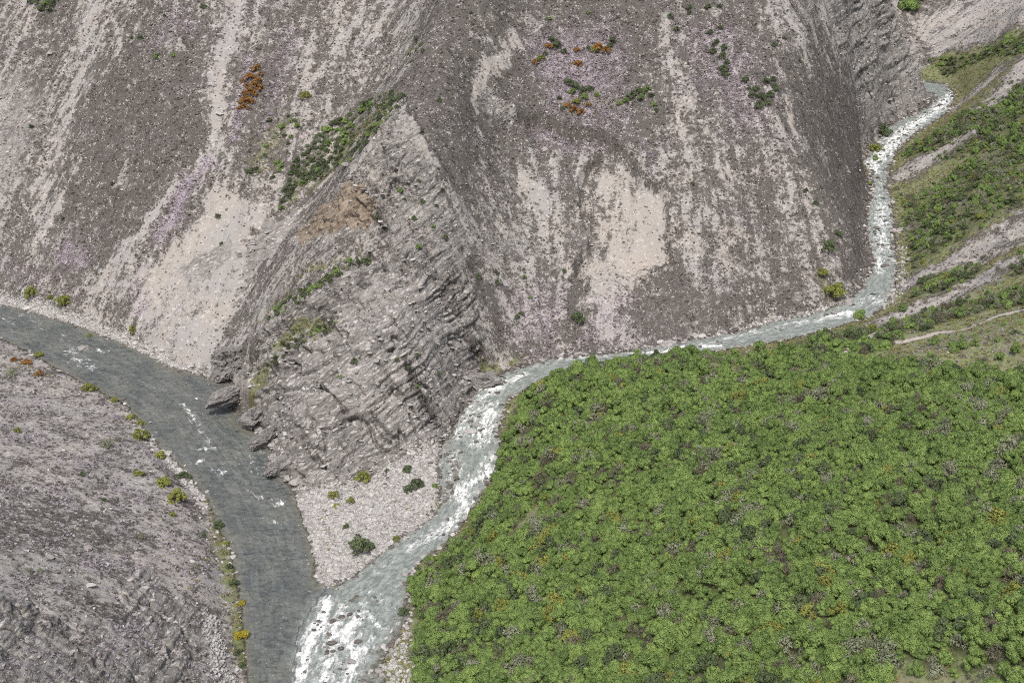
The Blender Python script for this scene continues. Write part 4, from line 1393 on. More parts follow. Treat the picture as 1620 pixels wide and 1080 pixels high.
# ------------------------------------------------------------------ rocks
def rock_material(name, ca, cb, cc, wet=False):
    m = new_mat(name)
    k = NT(m)
    pos = k.n('ShaderNodeTexCoord').outputs['Object']
    lam = k.mapping(pos, rot=(0.3, 0.45, 0.1), scale=(1.0, 1.0, 5.0))
    oi = k.n('ShaderNodeObjectInfo').outputs['Random']
    n1 = k.noise(pos, 2.2, 5, 0.65)
    n2 = k.noise(lam, 1.6, 4, 0.6, 0.4)
    f = k.math('ADD', k.math('MULTIPLY', k.ramp(n1, 0.3, 0.7), 0.45), k.math('MULTIPLY', oi, 0.55), clamp=True)
    c = k.mix(f, ca, cb)
    c = k.mix(k.math('MULTIPLY', k.ramp(n2, 0.48, 0.66), 0.6), c, cc)
    h = k.math('ADD', n1, n2)
    p = k.principled(c, 0.45 if wet else 0.88, 0.4 if wet else 0.22, k.bump(h, 0.7, 0.12))
    k.out(p.outputs[0])
    return m


M_STONE_P = rock_material('pale_stone', (0.245, 0.241, 0.232), (0.45, 0.442, 0.427), (0.35, 0.343, 0.332))
M_STONE_G = rock_material('grey_stone', (0.17, 0.16, 0.155), (0.34, 0.325, 0.315), (0.24, 0.225, 0.215))
M_STONE_W = rock_material('wet_stone', (0.055, 0.048, 0.043), (0.13, 0.115, 0.105), (0.17, 0.155, 0.145), True)
M_STONE_S = rock_material('schist', (0.105, 0.10, 0.098), (0.20, 0.193, 0.188), (0.29, 0.28, 0.274))


def rock_mesh(name, mat, seed, sub=2, flat=0.62, cuts=9):
    import bmesh
    r = np.random.default_rng(seed)
    bm = bmesh.new()
    bmesh.ops.create_icosphere(bm, subdivisions=sub, radius=1.0)
    v = np.array([p.co[:] for p in bm.verts])
    for k in range(cuts):
        n = r.standard_normal(3)
        if k < 3:
            n = np.array([0.15, 0.1, 1]) * (1 if k % 2 else -1) + r.standard_normal(3) * 0.15
        n /= np.linalg.norm(n)
        d = r.uniform(0.5, 0.85)
        e = v @ n - d
        v -= np.outer(np.maximum(e, 0), n)
    v *= np.array([1.0, r.uniform(0.62, 0.9), flat * r.uniform(0.7, 1.1)])
    v += r.standard_normal(v.shape) * 0.025
    f = np.array([[l.index for l in p.verts] for p in bm.faces])
    bm.free()
    return mesh_from(name, v, f, mat, smooth=False)


ROCK = {'pale': [rock_mesh('pale_boulder', M_STONE_P, 800 + k) for k in range(6)],
        'grey': [rock_mesh('grey_boulder', M_STONE_G, 820 + k) for k in range(6)],
        'wet': [rock_mesh('wet_boulder', M_STONE_W, 840 + k) for k in range(6)]}
PEBBLE = {'pale': [rock_mesh('pale_stone', M_STONE_P, 860 + k, 1, 0.5, 7) for k in range(5)],
          'grey': [rock_mesh('grey_stone', M_STONE_G, 880 + k, 1, 0.5, 7) for k in range(5)]}


# ------------------------------------------------------------------ placing
def thing(name, me, loc, rot, scl, label, cat, group=None):
    o = bpy.data.objects.new(name, me)
    o.location = [float(a) for a in loc]
    o.rotation_euler = [float(a) for a in rot]
    o.scale = [float(a) for a in (scl if isinstance(scl, (tuple, list)) else (scl,) * 3)]
    COL.objects.link(o)
    o['label'] = label
    o['category'] = cat
    if group:
        o['group'] = group
    return o


KIND_NAME = {'leafy': 'green_shrub', 'olive': 'yellow_green_bush', 'dark': 'dark_bush', 'grey': 'grey_shrub', 'brown': 'brown_shrub', 'orange': 'rust_bush', 'gold': 'gold_bush'}


def bush(u, v, size, kind, label, group=None, cat='bush', sq=1.0):
    """size: width in photo pixels; (u, v) the middle of the bush in the photo."""
    p = at(u, v + size * 0.22)
    r = 0.5 * size * depth_of(p) / FPX
    me = random.choice(BUSH[kind])
    return thing(KIND_NAME[kind], me, (p[0], p[1], p[2] - 0.08 * r), (0, 0, random.uniform(0, 6.28)), (r * random.uniform(0.92, 1.12), r * random.uniform(0.85, 1.08), r * sq * random.uniform(0.9, 1.1)), label, cat, group)


def boulder(u, v, size, kind, label, group=None, name=None, sink_=0.25):
    p = at(u, v)
    r = 0.5 * size * depth_of(p) / FPX
    return thing(name or {'pale': 'pale_boulder', 'grey': 'grey_boulder', 'wet': 'wet_boulder'}[kind], random.choice(ROCK[kind]), (p[0], p[1], p[2] + r * sink_ * 0.5),
                 (random.uniform(-.25, .25), random.uniform(-.25, .25), random.uniform(-0.7, 0.7)), (r * 1.08, r * 0.95, r * (0.45 if ('slab' in label or 'flat' in label) else 0.9)), label, 'boulder', group)


# rock tongue and block at the tip of the spur
def outcrop(name, u, v, L, Wd, Ht, yaw, pitch, seed, label, dz=0.0):
    me = rock_mesh(name, M_STONE_S, seed, 5, 1.0, 14)
    n_ = len(me.vertices)
    c = np.empty(n_ * 3)
    me.vertices.foreach_get('co', c)
    c = c.reshape(-1, 3)
    q = c * np.array([L / 2, Wd / 2, Ht / 2])
    d = c / (np.linalg.norm(c, axis=1)[:, None] + 1e-9)
    w_ = fbm(q[:, 0] / 3 + seed, q[:, 1] / 3, 3, seed) * 0.5
    p1, _ = plates(q[:, 0] / 4 + q[:, 1] / 6, q[:, 2] / 0.9 + w_, 3.0, seed)
    p2, _ = plates(q[:, 0] / 1.6 + q[:, 1] / 2 + 7, q[:, 2] / 0.32 + w_, 3.0, seed + 1)
    c = c + d * (0.26 * p1 + 0.12 * p2 + 0.10 * fbm(q[:, 0] / 1.5, q[:, 1] / 1.5 + q[:, 2], 3, seed + 2))[:, None]
    me.vertices.foreach_set('co', c.ravel())
    me.update()
    p = at(u, v)
    return thing(name, me, (p[0], p[1], p[2] + dz), (0.15, math.radians(pitch), math.radians(yaw)), (L / 2, Wd / 2, Ht / 2), label, 'rock')


outcrop('rock_slab', 372, 634, 12.5, 5.6, 5.4, 30, -16, 31, 'long grey schist tongue jutting over the dark river at the tip of the spur', 1.6)
outcrop('rock_block', 366, 592, 9.5, 7.5, 9.0, 25, -18, 44, 'blocky grey outcrop just above the schist tongue at the river bend', 2.6)

outcrop('rock_ledge', 404, 668, 9.0, 5.0, 6.0, 50, -18, 61, 'dark rock ledge at the river edge just below the schist tongue', 1.2)
outcrop('rock_ledge', 424, 700, 8.5, 4.5, 5.0, 40, -20, 62, 'dark rock ledge midway along the foot of the spur by the river', 0.9)
outcrop('rock_ledge', 446, 742, 9.5, 4.5, 5.0, 35, -20, 63, 'dark rock ledge at the spur foot above the gravel spit corner', 0.9)
outcrop('rock_ledge', 768, 606, 9.0, 4.5, 4.0, 10, -8, 64, 'grey rock ledge where the spur meets the middle stream', 0.8)
# ---- bushes one can single out
for a in (
        (575, 754, 27, 'olive', 'largest yellow green bush on the upper part of the gravel spit'),
        (527, 780, 17, 'olive', 'yellow green bush at the left end of the row of three on the gravel spit'),
        (554, 790, 15, 'olive', 'upright yellow green bush at the right of the row of three on the gravel spit'),
        (533, 799, 11, 'olive', 'smallest yellow green bush, in front of the row on the gravel spit'),
        (645, 740, 18, 'dark', 'low flat dark green bush high on the gravel spit under the rock face'),
        (613, 744, 10, 'dark', 'tiny dark bush between the yellow green bush and the flat dark bush on the spit'),
        (660, 763, 27, 'dark', 'round dark green bush near the right edge of the gravel spit'),
        (645, 774, 16, 'dark', 'smaller dark bush leaning against the round dark green bush on the spit'),
        (570, 864, 38, 'dark', 'big round grey green bush standing alone on the lower gravel spit'),
        (627, 850, 14, 'olive', 'narrow yellow bush at the stream edge of the lower gravel spit'),
        (548, 832, 12, 'brown', 'small brown bush above the big round bush on the gravel spit'),
        (687, 767, 10, 'leafy', 'tiny green bush on the grassy right edge of the gravel spit'),
        (639, 966, 20, 'dark', 'dark green bush at the water edge below the green hill'),
        (222, 688, 28, 'olive', 'tall yellow green bush on the near bank of the dark river bend'),
        (222, 668, 14, 'olive', 'small yellow green bush behind the tall one on the near river bank'),
        (207, 658, 15, 'olive', 'yellow green bush at the water edge upstream of the tall bank bush'),
        (253, 718, 20, 'olive', 'pale yellow green bush between the two bush pairs on the near river bank'),
        (281, 784, 33, 'olive', 'broad yellow green bush, largest on the near river bank'),
        (260, 760, 25, 'olive', 'rounded yellow green bush touching the broad one on the near bank'),
        (290, 751, 21, 'dark', 'dark olive bush at the water edge beside the broad yellow green bush'),
        (274, 813, 14, 'olive', 'small yellow green bush just below the broad bush on the near bank'),
        (219, 748, 17, 'olive', 'sparse low yellow green bush on pale stones above the near bank'),
        (346, 829, 18, 'dark', 'dark bush at the head of the yellow grass strip by the river'),
        (322, 846, 10, 'dark', 'tiny dark bush left of the head of the yellow grass strip'),
        (357, 858, 12, 'olive', 'small olive bush in the yellow grass strip near its head'),
        (363, 894, 14, 'dark', 'dark green bush halfway down the yellow grass strip'),
        (371, 921, 18, 'dark', 'olive dark bush at the water edge of the yellow grass strip'),
        (382, 952, 13, 'gold', 'bright golden flowering bush at the river edge'),
        (383, 1001, 23, 'gold', 'larger golden green bush at the river edge near the bottom'),
        (375, 1029, 15, 'dark', 'dark bush below the golden green bush at the river edge'),
        (383, 1051, 13, 'dark', 'lowest dark bush on the near river bank'),
        (186, 694, 15, 'brown', 'single dark brown bush on the purple thyme slope of the left hill'),
        (168, 700, 26, 'grey', 'spreading grey green bush left of the dark brown bush on the left hill'),
        (140, 612, 23, 'olive', 'yellow green bush on the near bank above the river bend'),
        (181, 632, 12, 'olive', 'small yellow bush beside a brown boulder on the near bank'),
        (27, 679, 13, 'olive', 'lone small green bush on the left hill near the left edge'),
        (165, 790, 10, 'dark', 'tiny green plant in the middle of the left hill'),
        (130, 749, 9, 'dark', 'tiny dark plant on the upper left hill'),
        (64, 900, 14, 'grey', 'grey green bush beside pale slabs low on the left hill'),
        (48, 902, 12, 'grey', 'faint grey bush at the left of the pair on the left hill'),
        (224, 846, 14, 'grey', 'grey green bush on top of the brown outcrop on the left hill'),
        (62, 560, 13, 'olive', 'yellow green bush at the top of the left hill near the river'),
        (18, 590, 22, 'grey', 'grey green bush at the left edge below the rusty shrubs'),
        (42, 572, 15, 'orange', 'rusty orange shrub at the top of the left hill'),
        (62, 590, 17, 'orange', 'rusty brown shrub lower on the top of the left hill'),
        (22, 568, 12, 'orange', 'rusty shrub at the left edge on the top of the left hill'),
        (50, 462, 24, 'olive', 'round yellow green bush on the far river bank at the left edge'),
        (100, 474, 24, 'olive', 'yellow green bush on the far river bank above pale boulders'),
        (80, 470, 12, 'olive', 'small yellow bush between two round bushes on the far river bank'),
        (210, 521, 16, 'olive', 'yellow green bush at the foot of the pink scree fan'),
        (142, 530, 9, 'olive', 'tiny yellow plant among the far bank boulders'),
        (484, 150, 20, 'olive', 'yellow green bush alone on pale scree above the green ledge'),
        (914, 501, 26, 'dark', 'round green bush alone at the foot of the big grey face'),
        (1317, 457, 36, 'olive', 'largest yellow green bush at the foot of the cliff by the stream bend'),
        (1302, 430, 20, 'olive', 'smaller yellow green bush above the large one by the stream bend'),
        (1360, 497, 22, 'leafy', 'bright green bush standing in the stream bend'),
        (580, 412, 16, 'dark', 'dark upright bush on the crest of the rock spur'),
        (597, 343, 10, 'dark', 'small dark round bush beside white slabs on the spur crest'),
        (695, 158, 9, 'dark', 'tiny dark bush on grey scrub right of the pale spur tip'),
        (668, 206, 9, 'dark', 'tiny green bush right of the pale spur tip'),
        (1385, 233, 20, 'olive', 'yellow bush on the mountain side of the upper stream'),
        (1396, 205, 24, 'dark', 'dark bush at the foot of the upper cliff by the stream'),
        (1310, 390, 26, 'dark', 'dark green bush on the lower right flank of the mountain'),
        (1325, 368, 14, 'dark', 'small dark bush above the flank bush by the stream'),
        (755, 537, 12, 'dark', 'small bush above the straw patch by the stream'),
        (1440, 8, 34, 'leafy', 'dense green bush at the top edge where the valley bends away'),
):
    o = bush(*a)
    if 'big round' in a[4]:
        o.data = BUSH['dark'][2]
        o.scale = (o.scale[0] * 0.9, o.scale[0] * 0.9, o.scale[0] * 1.15)
# rust bushes on the left wall
for k, (u, v, s) in enumerate(((408, 104, 9), (412, 116, 11), (409, 126, 13), (412, 138, 12), (402, 148, 15), (398, 160, 13), (383, 160, 12), (379, 170, 9), (392, 170, 9), (390, 134, 11), (386, 146, 12), (405, 108, 14), (396, 120, 17), (404, 133, 16), (396, 143, 18), (390, 156, 17), (385, 167, 13), (384, 127, 10))):
    bush(u, v, s, 'orange', 'orange rust coloured bush in the tight cluster on the purple slope', 'rust bushes clustered on the left wall')
# clusters on the big face
for u, v, s, kd in ((872, 62, 12, 'dark'), (882, 72, 18, 'dark'), (868, 72, 14, 'orange'), (855, 92, 16, 'olive'), (846, 98, 13, 'orange'), (862, 84, 10, 'dark'), (892, 80, 12, 'dark'), (912, 78, 10, 'orange'),
                    (946, 72, 18, 'orange'), (958, 78, 16, 'orange'), (940, 80, 12, 'olive'), (970, 64, 14, 'dark'), (965, 72, 12, 'dark'), (915, 100, 16, 'orange'), (930, 76, 10, 'dark')):
    bush(u, v, s, kd, f"{'small ' if s < 12 else 'big ' if s > 15 else ''}" + {'dark': 'dark bush', 'orange': 'rusty bush', 'olive': 'yellow green bush'}[kd] + ' of the upper cluster on the purple face, ' + ('left half' if u < 905 else 'right half'), 'bushes of the upper cluster on the big face')
for u, v, s, kd in ((900, 130, 18, 'dark'), (912, 136, 16, 'dark'), (922, 142, 16, 'dark'), (934, 140, 14, 'dark'), (905, 145, 12, 'leafy'), (925, 152, 14, 'leafy'), (912, 160, 16, 'olive'), (898, 166, 14, 'orange'),
                    (908, 172, 15, 'orange'), (920, 176, 14, 'orange'), (890, 172, 10, 'dark'), (930, 165, 12, 'orange'), (944, 150, 10, 'leafy'), (885, 155, 10, 'dark')):
    bush(u, v, s, kd, {'dark': 'dark bush', 'orange': 'rusty bush', 'olive': 'yellow green bush', 'leafy': 'green bush'}[kd] + ' in the middle cluster above the pale landslip, ' + ('upper ' if v < 150 else 'lower ') + ('left' if u < 910 else 'right'), 'bushes of the middle cluster on the big face')
for u, v, s, kd in ((990, 158, 14, 'leafy'), (1000, 150, 16, 'dark'), (1012, 144, 16, 'dark'), (1024, 140, 14, 'leafy'), (1030, 150, 12, 'dark'), (1014, 156, 14, 'leafy'), (980, 163, 10, 'leafy'), (1035, 165, 10, 'leafy'), (1038, 174, 9, 'dark')):
    bush(u, v, s, kd, {'dark': 'dark green bush', 'leafy': 'green bush'}[kd] + ' in the right hand cluster above the pale landslip', 'bushes of the right cluster on the big face')
for u, v, s in ((1123, 50, 12), (1140, 44, 11), (1132, 68, 15), (1145, 75, 14), (1128, 80, 14), (1142, 88, 15), (1150, 98, 12), (1144, 108, 16), (1146, 116, 14), (1120, 10, 12), (1090, 12, 10), (1138, 10, 10)):
    bush(u, v, s, 'dark', 'dark bush in the vertical row high on the right of the face', 'dark bushes in a row high on the face')
for u, v, s in ((1180, 125, 14), (1196, 140, 15), (1212, 128, 14), (1224, 124, 12), (1190, 150, 16), (1205, 152, 18), (1218, 148, 16), (1200, 166, 16), (1214, 162, 14), (1226, 138, 14), (1184, 140, 10)):
    bush(u, v, s, 'dark', 'dark bush in the clump on the right flank below the vertical row', 'dark bushes clumped on the right flank')
# sparse dots over the faces
SPARSE = ((640, 315), (668, 318), (655, 345), (685, 358), (705, 375), (662, 390), (633, 300), (700, 300), (690, 325), (662, 285), (756, 436), (785, 430), (830, 437), (838, 470), (824, 495), (818, 500), (893, 428), (786, 446), (693, 590),
          (671, 628), (646, 582), (660, 560), (628, 568), (745, 20), (870, 30), (930, 20), (1090, 20), (1240, 60), (1265, 95), (1225, 70), (1275, 300), (1290, 320), (1095, 290), (660, 610),
          (275, 88), (208, 60), (247, 88), (260, 25), (245, 92), (222, 60), (322, 10), (50, 200), (178, 290), (100, 345), (345, 342), (350, 385), (1070, 45), (1060, 25), (1375, 290), (1385, 250), (540, 595), (560, 570))
for u, v in SPARSE:
    if u < 560 and v < 400:
        lab = 'small dark bush dotted over the scrubby left wall of the gully'
    elif u < 720:
        lab = 'small dark bush dotted over the rocky spur'
    elif u < 1050:
        lab = 'small dark bush dotted over the middle of the big face'
    else:
        lab = 'small dark bush dotted over the right part of the big face'
    bush(u, v, random.uniform(7, 12), random.choice(['dark', 'dark', 'leafy']), lab, 'lone small bushes dotted over the mountainside')


def in_poly(u, v, P):
    c = False
    for (x1, y1), (x2, y2) in zip(P, P[1:] + P[:1]):
        if (y1 > v) != (y2 > v) and u < (x2 - x1) * (v - y1) / (y2 - y1) + x1:
            c = not c
    return c


COLOUR = {'dark': 'dark green', 'leafy': 'bright green', 'grey': 'grey green', 'olive': 'yellow green', 'brown': 'dead brown', 'orange': 'rusty', 'gold': 'golden'}


def fill_bushes(P, n, smin, smax, kinds, label, group, gap=0.62):
    us, vs = [p[0] for p in P], [p[1] for p in P]
    done, tries = [], 0
    while len(done) < n and tries < n * 60:
        tries += 1
        u, v, s_ = random.uniform(min(us), max(us)), random.uniform(min(vs), max(vs)), random.uniform(smin, smax)
        if not in_poly(u, v, P) or any((u - a) ** 2 + (v - b) ** 2 < (gap * 0.5 * (s_ + c)) ** 2 for a, b, c in done):
            continue
        done.append((u, v, s_))
        kd = random.choice(kinds)
        f, g = (u - min(us)) / (max(us) - min(us)), (s_ - smin) / (smax - smin)
        lab = f"{['small', 'medium', 'large'][min(2, int(g * 3))]} {COLOUR[kd]} bush {label}, {['left end', 'middle left', 'middle right', 'right end'][min(3, int(f * 4))]}"
        bush(u, v, s_, kd, lab, group)


fill_bushes([(470, 250), (500, 215), (548, 180), (600, 150), (640, 142), (636, 165), (590, 215), (560, 250), (520, 275), (470, 292), (445, 330), (450, 290)], 170, 9, 17, ['dark', 'dark', 'leafy', 'grey', 'dark'],
            'in the dense ledge strip beside the crest', 'bushes on the green ledge')
fill_bushes([(385, 270), (400, 200), (440, 180), (475, 185), (460, 240), (430, 290)], 26, 7, 12, ['dark', 'leafy', 'grey'], 'scattered on the slope left of the green ledge', 'bushes left of the green ledge')
fill_bushes([(630, 105), (660, 60), (680, 55), (665, 90), (640, 112)], 8, 9, 14, ['dark', 'grey'], 'on the slope above the green ledge', 'bushes above the green ledge')
fill_bushes([(420, 505), (455, 470), (520, 430), (570, 398), (580, 408), (520, 445), (460, 485), (425, 512)], 60, 7, 13, ['leafy', 'dark', 'grey'], 'in the strip along the lower crest', 'bushes along the lower spur crest')
fill_bushes([(395, 600), (430, 560), (470, 530), (530, 505), (520, 520), (460, 555), (410, 600)], 26, 6, 10, ['dark', 'leafy', 'dark'], 'on the spur rock face above the river', 'bushes on the spur face')
fill_bushes([(55, -10), (95, -10), (90, 10), (60, 28)], 7, 12, 20, ['dark', 'leafy'], 'at the top left corner of the mountainside', 'bushes at the top left corner')

# ---- boulders
for a in (
        (743, 683, 22, 'pale', 'flat pale boulder in the middle of the white stream'),
        (756, 672, 12, 'grey', 'grey boulder just behind the flat pale boulder in the stream'),
        (556, 1046, 17, 'grey', 'grey flat boulder at the foot of the mouth rapids'),
        (524, 1018, 18, 'wet', 'long dark wet boulder in the foam of the mouth rapids'),
        (521, 1003, 11, 'wet', 'dark rounded boulder above the long one in the mouth rapids'),
        (540, 1025, 13, 'wet', 'dark upright boulder right of the long one in the mouth rapids'),
        (566, 1015, 15, 'wet', 'brown wet boulder at the right edge of the mouth rapids'),
        (612, 1009, 9, 'pale', 'small pale boulder on wet gravel right of the rapids'),
        (513, 968, 8, 'wet', 'small reddish wet boulder at the top left of the mouth rapids'),
        (541, 976, 13, 'wet', 'dark boulder in the stony island above the mouth rapids'),
        (553, 972, 12, 'wet', 'dark boulder at the right end of the stony island above the mouth rapids'),
        (526, 981, 12, 'wet', 'wet boulder below the stony island above the mouth rapids'),
        (1408, 469, 16, 'grey', 'largest grey boulder on the right shore of the stream bend'),
        (1381, 465, 11, 'wet', 'dark flat boulder in the stream bend'),
        (1400, 421, 16, 'wet', 'flat rock bar across the right half of the stream above the bend'),
        (1393, 388, 12, 'wet', 'dark flat boulder midway up the long rapid'),
        (1386, 361, 12, 'wet', 'dark boulder left in the long rapid'),
        (1412, 366, 15, 'grey', 'grey boulder on the right shore of the long rapid'),
        (1320, 496, 14, 'grey', 'grey boulder at the inner corner of the stream bend'),
        (1306, 499, 11, 'wet', 'dark boulder left of the inner corner boulder'),
        (1160, 523, 24, 'wet', 'flat dark slab at the foot of the cliff on the stream edge'),
        (1100, 533, 12, 'pale', 'pale boulder at the foot of the cliff by the stream'),
        (1440, 410, 14, 'grey', 'tilted grey slab on the bushy shore right of the stream'),
        (138, 868, 19, 'grey', 'upper light grey slab lying in the middle of the left hill'),
        (142, 927, 22, 'pale', 'lower pale slab on the left hill'),
        (78, 881, 17, 'grey', 'grey slab left of the upper light grey slab on the left hill'),
        (305, 889, 12, 'pale', 'white boulder on the left hill beside the yellow grass'),
        (132, 553, 24, 'grey', 'pale rock awash in the dark river with foam below it'),
        (193, 632, 13, 'wet', 'brown boulder on the near bank beside a small yellow bush'),
        (613, 763, 17, 'pale', 'pinkish white boulder on the upper gravel spit'),
        (349, 181, 15, 'pale', 'square pale slab lying on the long left scree chute'),
        (601, 351, 11, 'pale', 'upper white slab on the spur crest'),
        (607, 359, 13, 'pale', 'lower white slab on the spur crest'),
        (584, 396, 15, 'pale', 'white rock lump on the spur crest above the dark upright bush'),
        (78, 86, 13, 'pale', 'white boulder on the outcrop at the top left'),
        (548, 262, 16, 'grey', 'grey ledge rock at the top of the spur rock face'),
        (655, 905, 10, 'grey', 'grey rock at the shore below the green hill'),
        (652, 950, 16, 'grey', 'grey boulder at the foot of the green hill beside a dark bush'),
        (672, 882, 13, 'pale', 'pale slab at the water edge below the green hill'),
):
    boulder(*a)


def boulder_row(pts, n, spread, smin, smax, kinds, label, group, along='from the left'):
    P = resample(np.array(pts, float), 2.0)
    for _ in range(n):
        k = random.randrange(len(P))
        u, v = P[k]
        g = random.random() ** 2.2
        kd = random.choice(kinds)
        lab = f"{['small', 'medium', 'big'][0 if g < 0.12 else (1 if g < 0.45 else 2)]} {dict(pale='pale', grey='grey', wet='dark wet')[kd]} {label}, {['first', 'second', 'third', 'last'][min(3, int(4 * k / len(P)))]} quarter {along}"
        boulder(u + random.gauss(0, spread), v + random.gauss(0, spread * 0.45), smin + (smax - smin) * g, kd, lab, group)


boulder_row([(0, 474), (60, 490), (150, 518), (240, 556), (325, 588)], 55, 6, 5, 13, ['pale', 'pale', 'grey'], 'boulder on the far river bank', 'boulders along the far river bank')
boulder_row([(870, 566), (960, 557), (1040, 545), (1130, 528), (1220, 508), (1300, 490), (1345, 475)], 55, 5, 5, 14, ['pale', 'grey', 'grey'], 'boulder between cliff foot and stream', 'boulders along the cliff foot')
boulder_row([(700, 800), (705, 760), (720, 720), (735, 690), (750, 650), (790, 620)], 34, 9, 5, 12, ['wet', 'wet', 'grey'], 'boulder in the middle stream', 'boulders in the middle stream', 'going up')
boulder_row([(1392, 430), (1395, 350), (1392, 290), (1385, 255), (1420, 215), (1480, 170)], 32, 9, 5, 11, ['wet', 'wet', 'grey'], 'boulder in the upper stream', 'boulders in the upper stream', 'going up')
boulder_row([(1425, 440), (1418, 390), (1415, 340)], 14, 5, 5, 11, ['grey', 'wet'], 'boulder on the right stream shore', 'boulders on the right shore', 'going up')
boulder_row([(530, 960), (510, 1000), (530, 1040), (560, 1075), (600, 1060)], 30, 14, 5, 11, ['wet', 'wet', 'grey', 'pale'], 'boulder in the mouth rapids', 'boulders in the mouth rapids', 'going down')
boulder_row([(560, 905), (620, 865), (695, 815), (697, 740)], 20, 5, 5, 9, ['pale', 'grey'], 'boulder on the spit stream edge', 'boulders along the spit edge', 'going up')
boulder_row([(402, 668), (428, 705), (440, 740), (466, 772)], 22, 3, 9, 24, ['grey'], 'rock at the spur foot by the dark river', 'rocks at the foot of the spur', 'going down')
boulder_row([(490, 800), (560, 790), (640, 770), (670, 800), (600, 830), (530, 860), (520, 900)], 44, 16, 5, 12, ['pale', 'grey', 'pale'], 'boulder lying on the gravel spit', 'boulders on the gravel spit', 'of the spit')
boulder_row([(225, 665), (262, 715), (305, 770), (345, 850)], 22, 6, 5, 9, ['pale', 'pale', 'grey'], 'boulder on the near river bank', 'boulders along the near bank', 'going down')

# ---- the thicket on the right: the nearest shrubs one by one, the rest as a mass
def jitter_grid(sp, y0, y1, x0=X0):
    a, b_ = np.meshgrid(np.arange(x0, X1, sp), np.arange(y0, y1, sp))
    return (a + RNG.uniform(-.48, .48, a.shape) * sp).ravel(), (b_ + RNG.uniform(-.48, .48, a.shape) * sp).ravel()


PXa, PYa = jitter_grid(1.22, Y0, 430)
PXb, PYb = jitter_grid(1.05, 190, 470, 60)
_ua, _va, _ = project(PXa, PYa, _ground0(PXa, PYa, Z))
_ub, _vb, _ = project(PXb, PYb, _ground0(PXb, PYb, Z))
PX = np.concatenate([PXa[_va >= 545], PXb[_vb < 545]])
PY = np.concatenate([PYa[_va >= 545], PYb[_vb < 545]])
PZ = _ground0(PX, PY, Z)
cov = _ground0(PX, PY, cover['shrub'])
pu, pv, pd = project(PX, PY, PZ)
ok = (cov * 1.15 * np.where(pv < 545, 0.82 + 0.5 * fbm(PX / 7, PY / 7, 3, 211), 1.0) > RNG.uniform(0.05, 1.0, PX.shape)) & (pu > -60) & (pu < 1720) & (pv > -60) & (pv < 1190) & (_ground0(PX, PY, wdn) < -0.6)
PX, PY, PZ, pu, pv, pd, cov = PX[ok], PY[ok], PZ[ok], pu[ok], pv[ok], pd[ok], cov[ok]
zone = fbm(PX / 11, PY / 11, 3, 201)
zone2 = fbm(PX / 6, PY / 6, 2, 207)
rr = RNG.uniform(0, 1, PX.shape)
far_side = (pv < 545)
kind = np.full(PX.shape, 'leafy', dtype='<U6')
kind[rr < 0.02 + 0.03 * (zone > 0.1)] = 'olive'
kind[(rr > 0.88 - 0.20 * (zone2 > 0.2)) & (rr <= 0.97)] = 'grey'
kind[(rr > 0.96 - 0.10 * (zone < -0.2))] = 'brown'
kind[(rr > 0.3) & (rr < 0.33 + 0.12 * (zone2 < -0.15) + 0.15 * (pu < 760))] = 'dark'
kind[far_side & (rr > 0.40) & (rr < 0.66)] = 'dark'
kind[far_side & (rr >= 0.62) & (rr < 0.84)] = 'grey'
kind[far_side & (rr >= 0.84) & (rr < 0.93)] = 'brown'
kind[(cov < 0.6) & (rr > 0.45) & (rr < 0.8)] = 'grey'
edge_d = (pv > 560) & (cov < 0.85)
rad = (0.72 + 0.95 * RNG.uniform(0, 1, PX.shape) ** 1.6 + 0.25 * zone) * np.where(cov < 0.7, 0.72, 1.0)
rad = np.where(far_side, rad * 0.68, rad)
rotz = RNG.uniform(0, 6.283, PX.shape)
on = (pu > -5) & (pu < 1625) & (pv < 1095) & (pv > 0)
order = np.argsort(pd + np.where(on, 0, 1e4))
single = order[:300]
rest = order[300:]
for i in single:
    kd = str(kind[i])
    cx = ['just right of the rapids', 'left part', 'left of the middle', 'middle', 'right of the middle', 'right part', 'far right'][min(6, max(0, int((pu[i] - 650) / 139)))]
    cy = 'on the bottom edge' if pv[i] > 1035 else ('just above the bottom edge' if pv[i] > 975 else 'higher up')
    hs = 0.75 + 0.75 * ((rr[i] * 77) % 1)
    sz = ('tall' if hs > 1.2 else 'low' if hs < 0.95 else 'rounded') + (' broad' if rad[i] > 1.25 else ' narrow' if rad[i] < 0.9 else '')
    lab = sz + ' ' + {'leafy': 'bright green shrub', 'olive': 'yellow green shrub', 'grey': 'pale twiggy shrub', 'brown': 'dead brown shrub', 'dark': 'dark green shrub'}[kd] + ' in thicket, ' + cx + ', ' + cy
    thing(KIND_NAME[kd], BUSH[kd][int(rr[i] * 1e4) % len(BUSH[kd])], (PX[i], PY[i], PZ[i] - 0.1), (0, 0, rotz[i]), (rad[i], rad[i], rad[i] * (0.75 + 0.75 * ((rr[i] * 77) % 1))), lab, 'shrub', 'shrubs of the thicket nearest the camera')


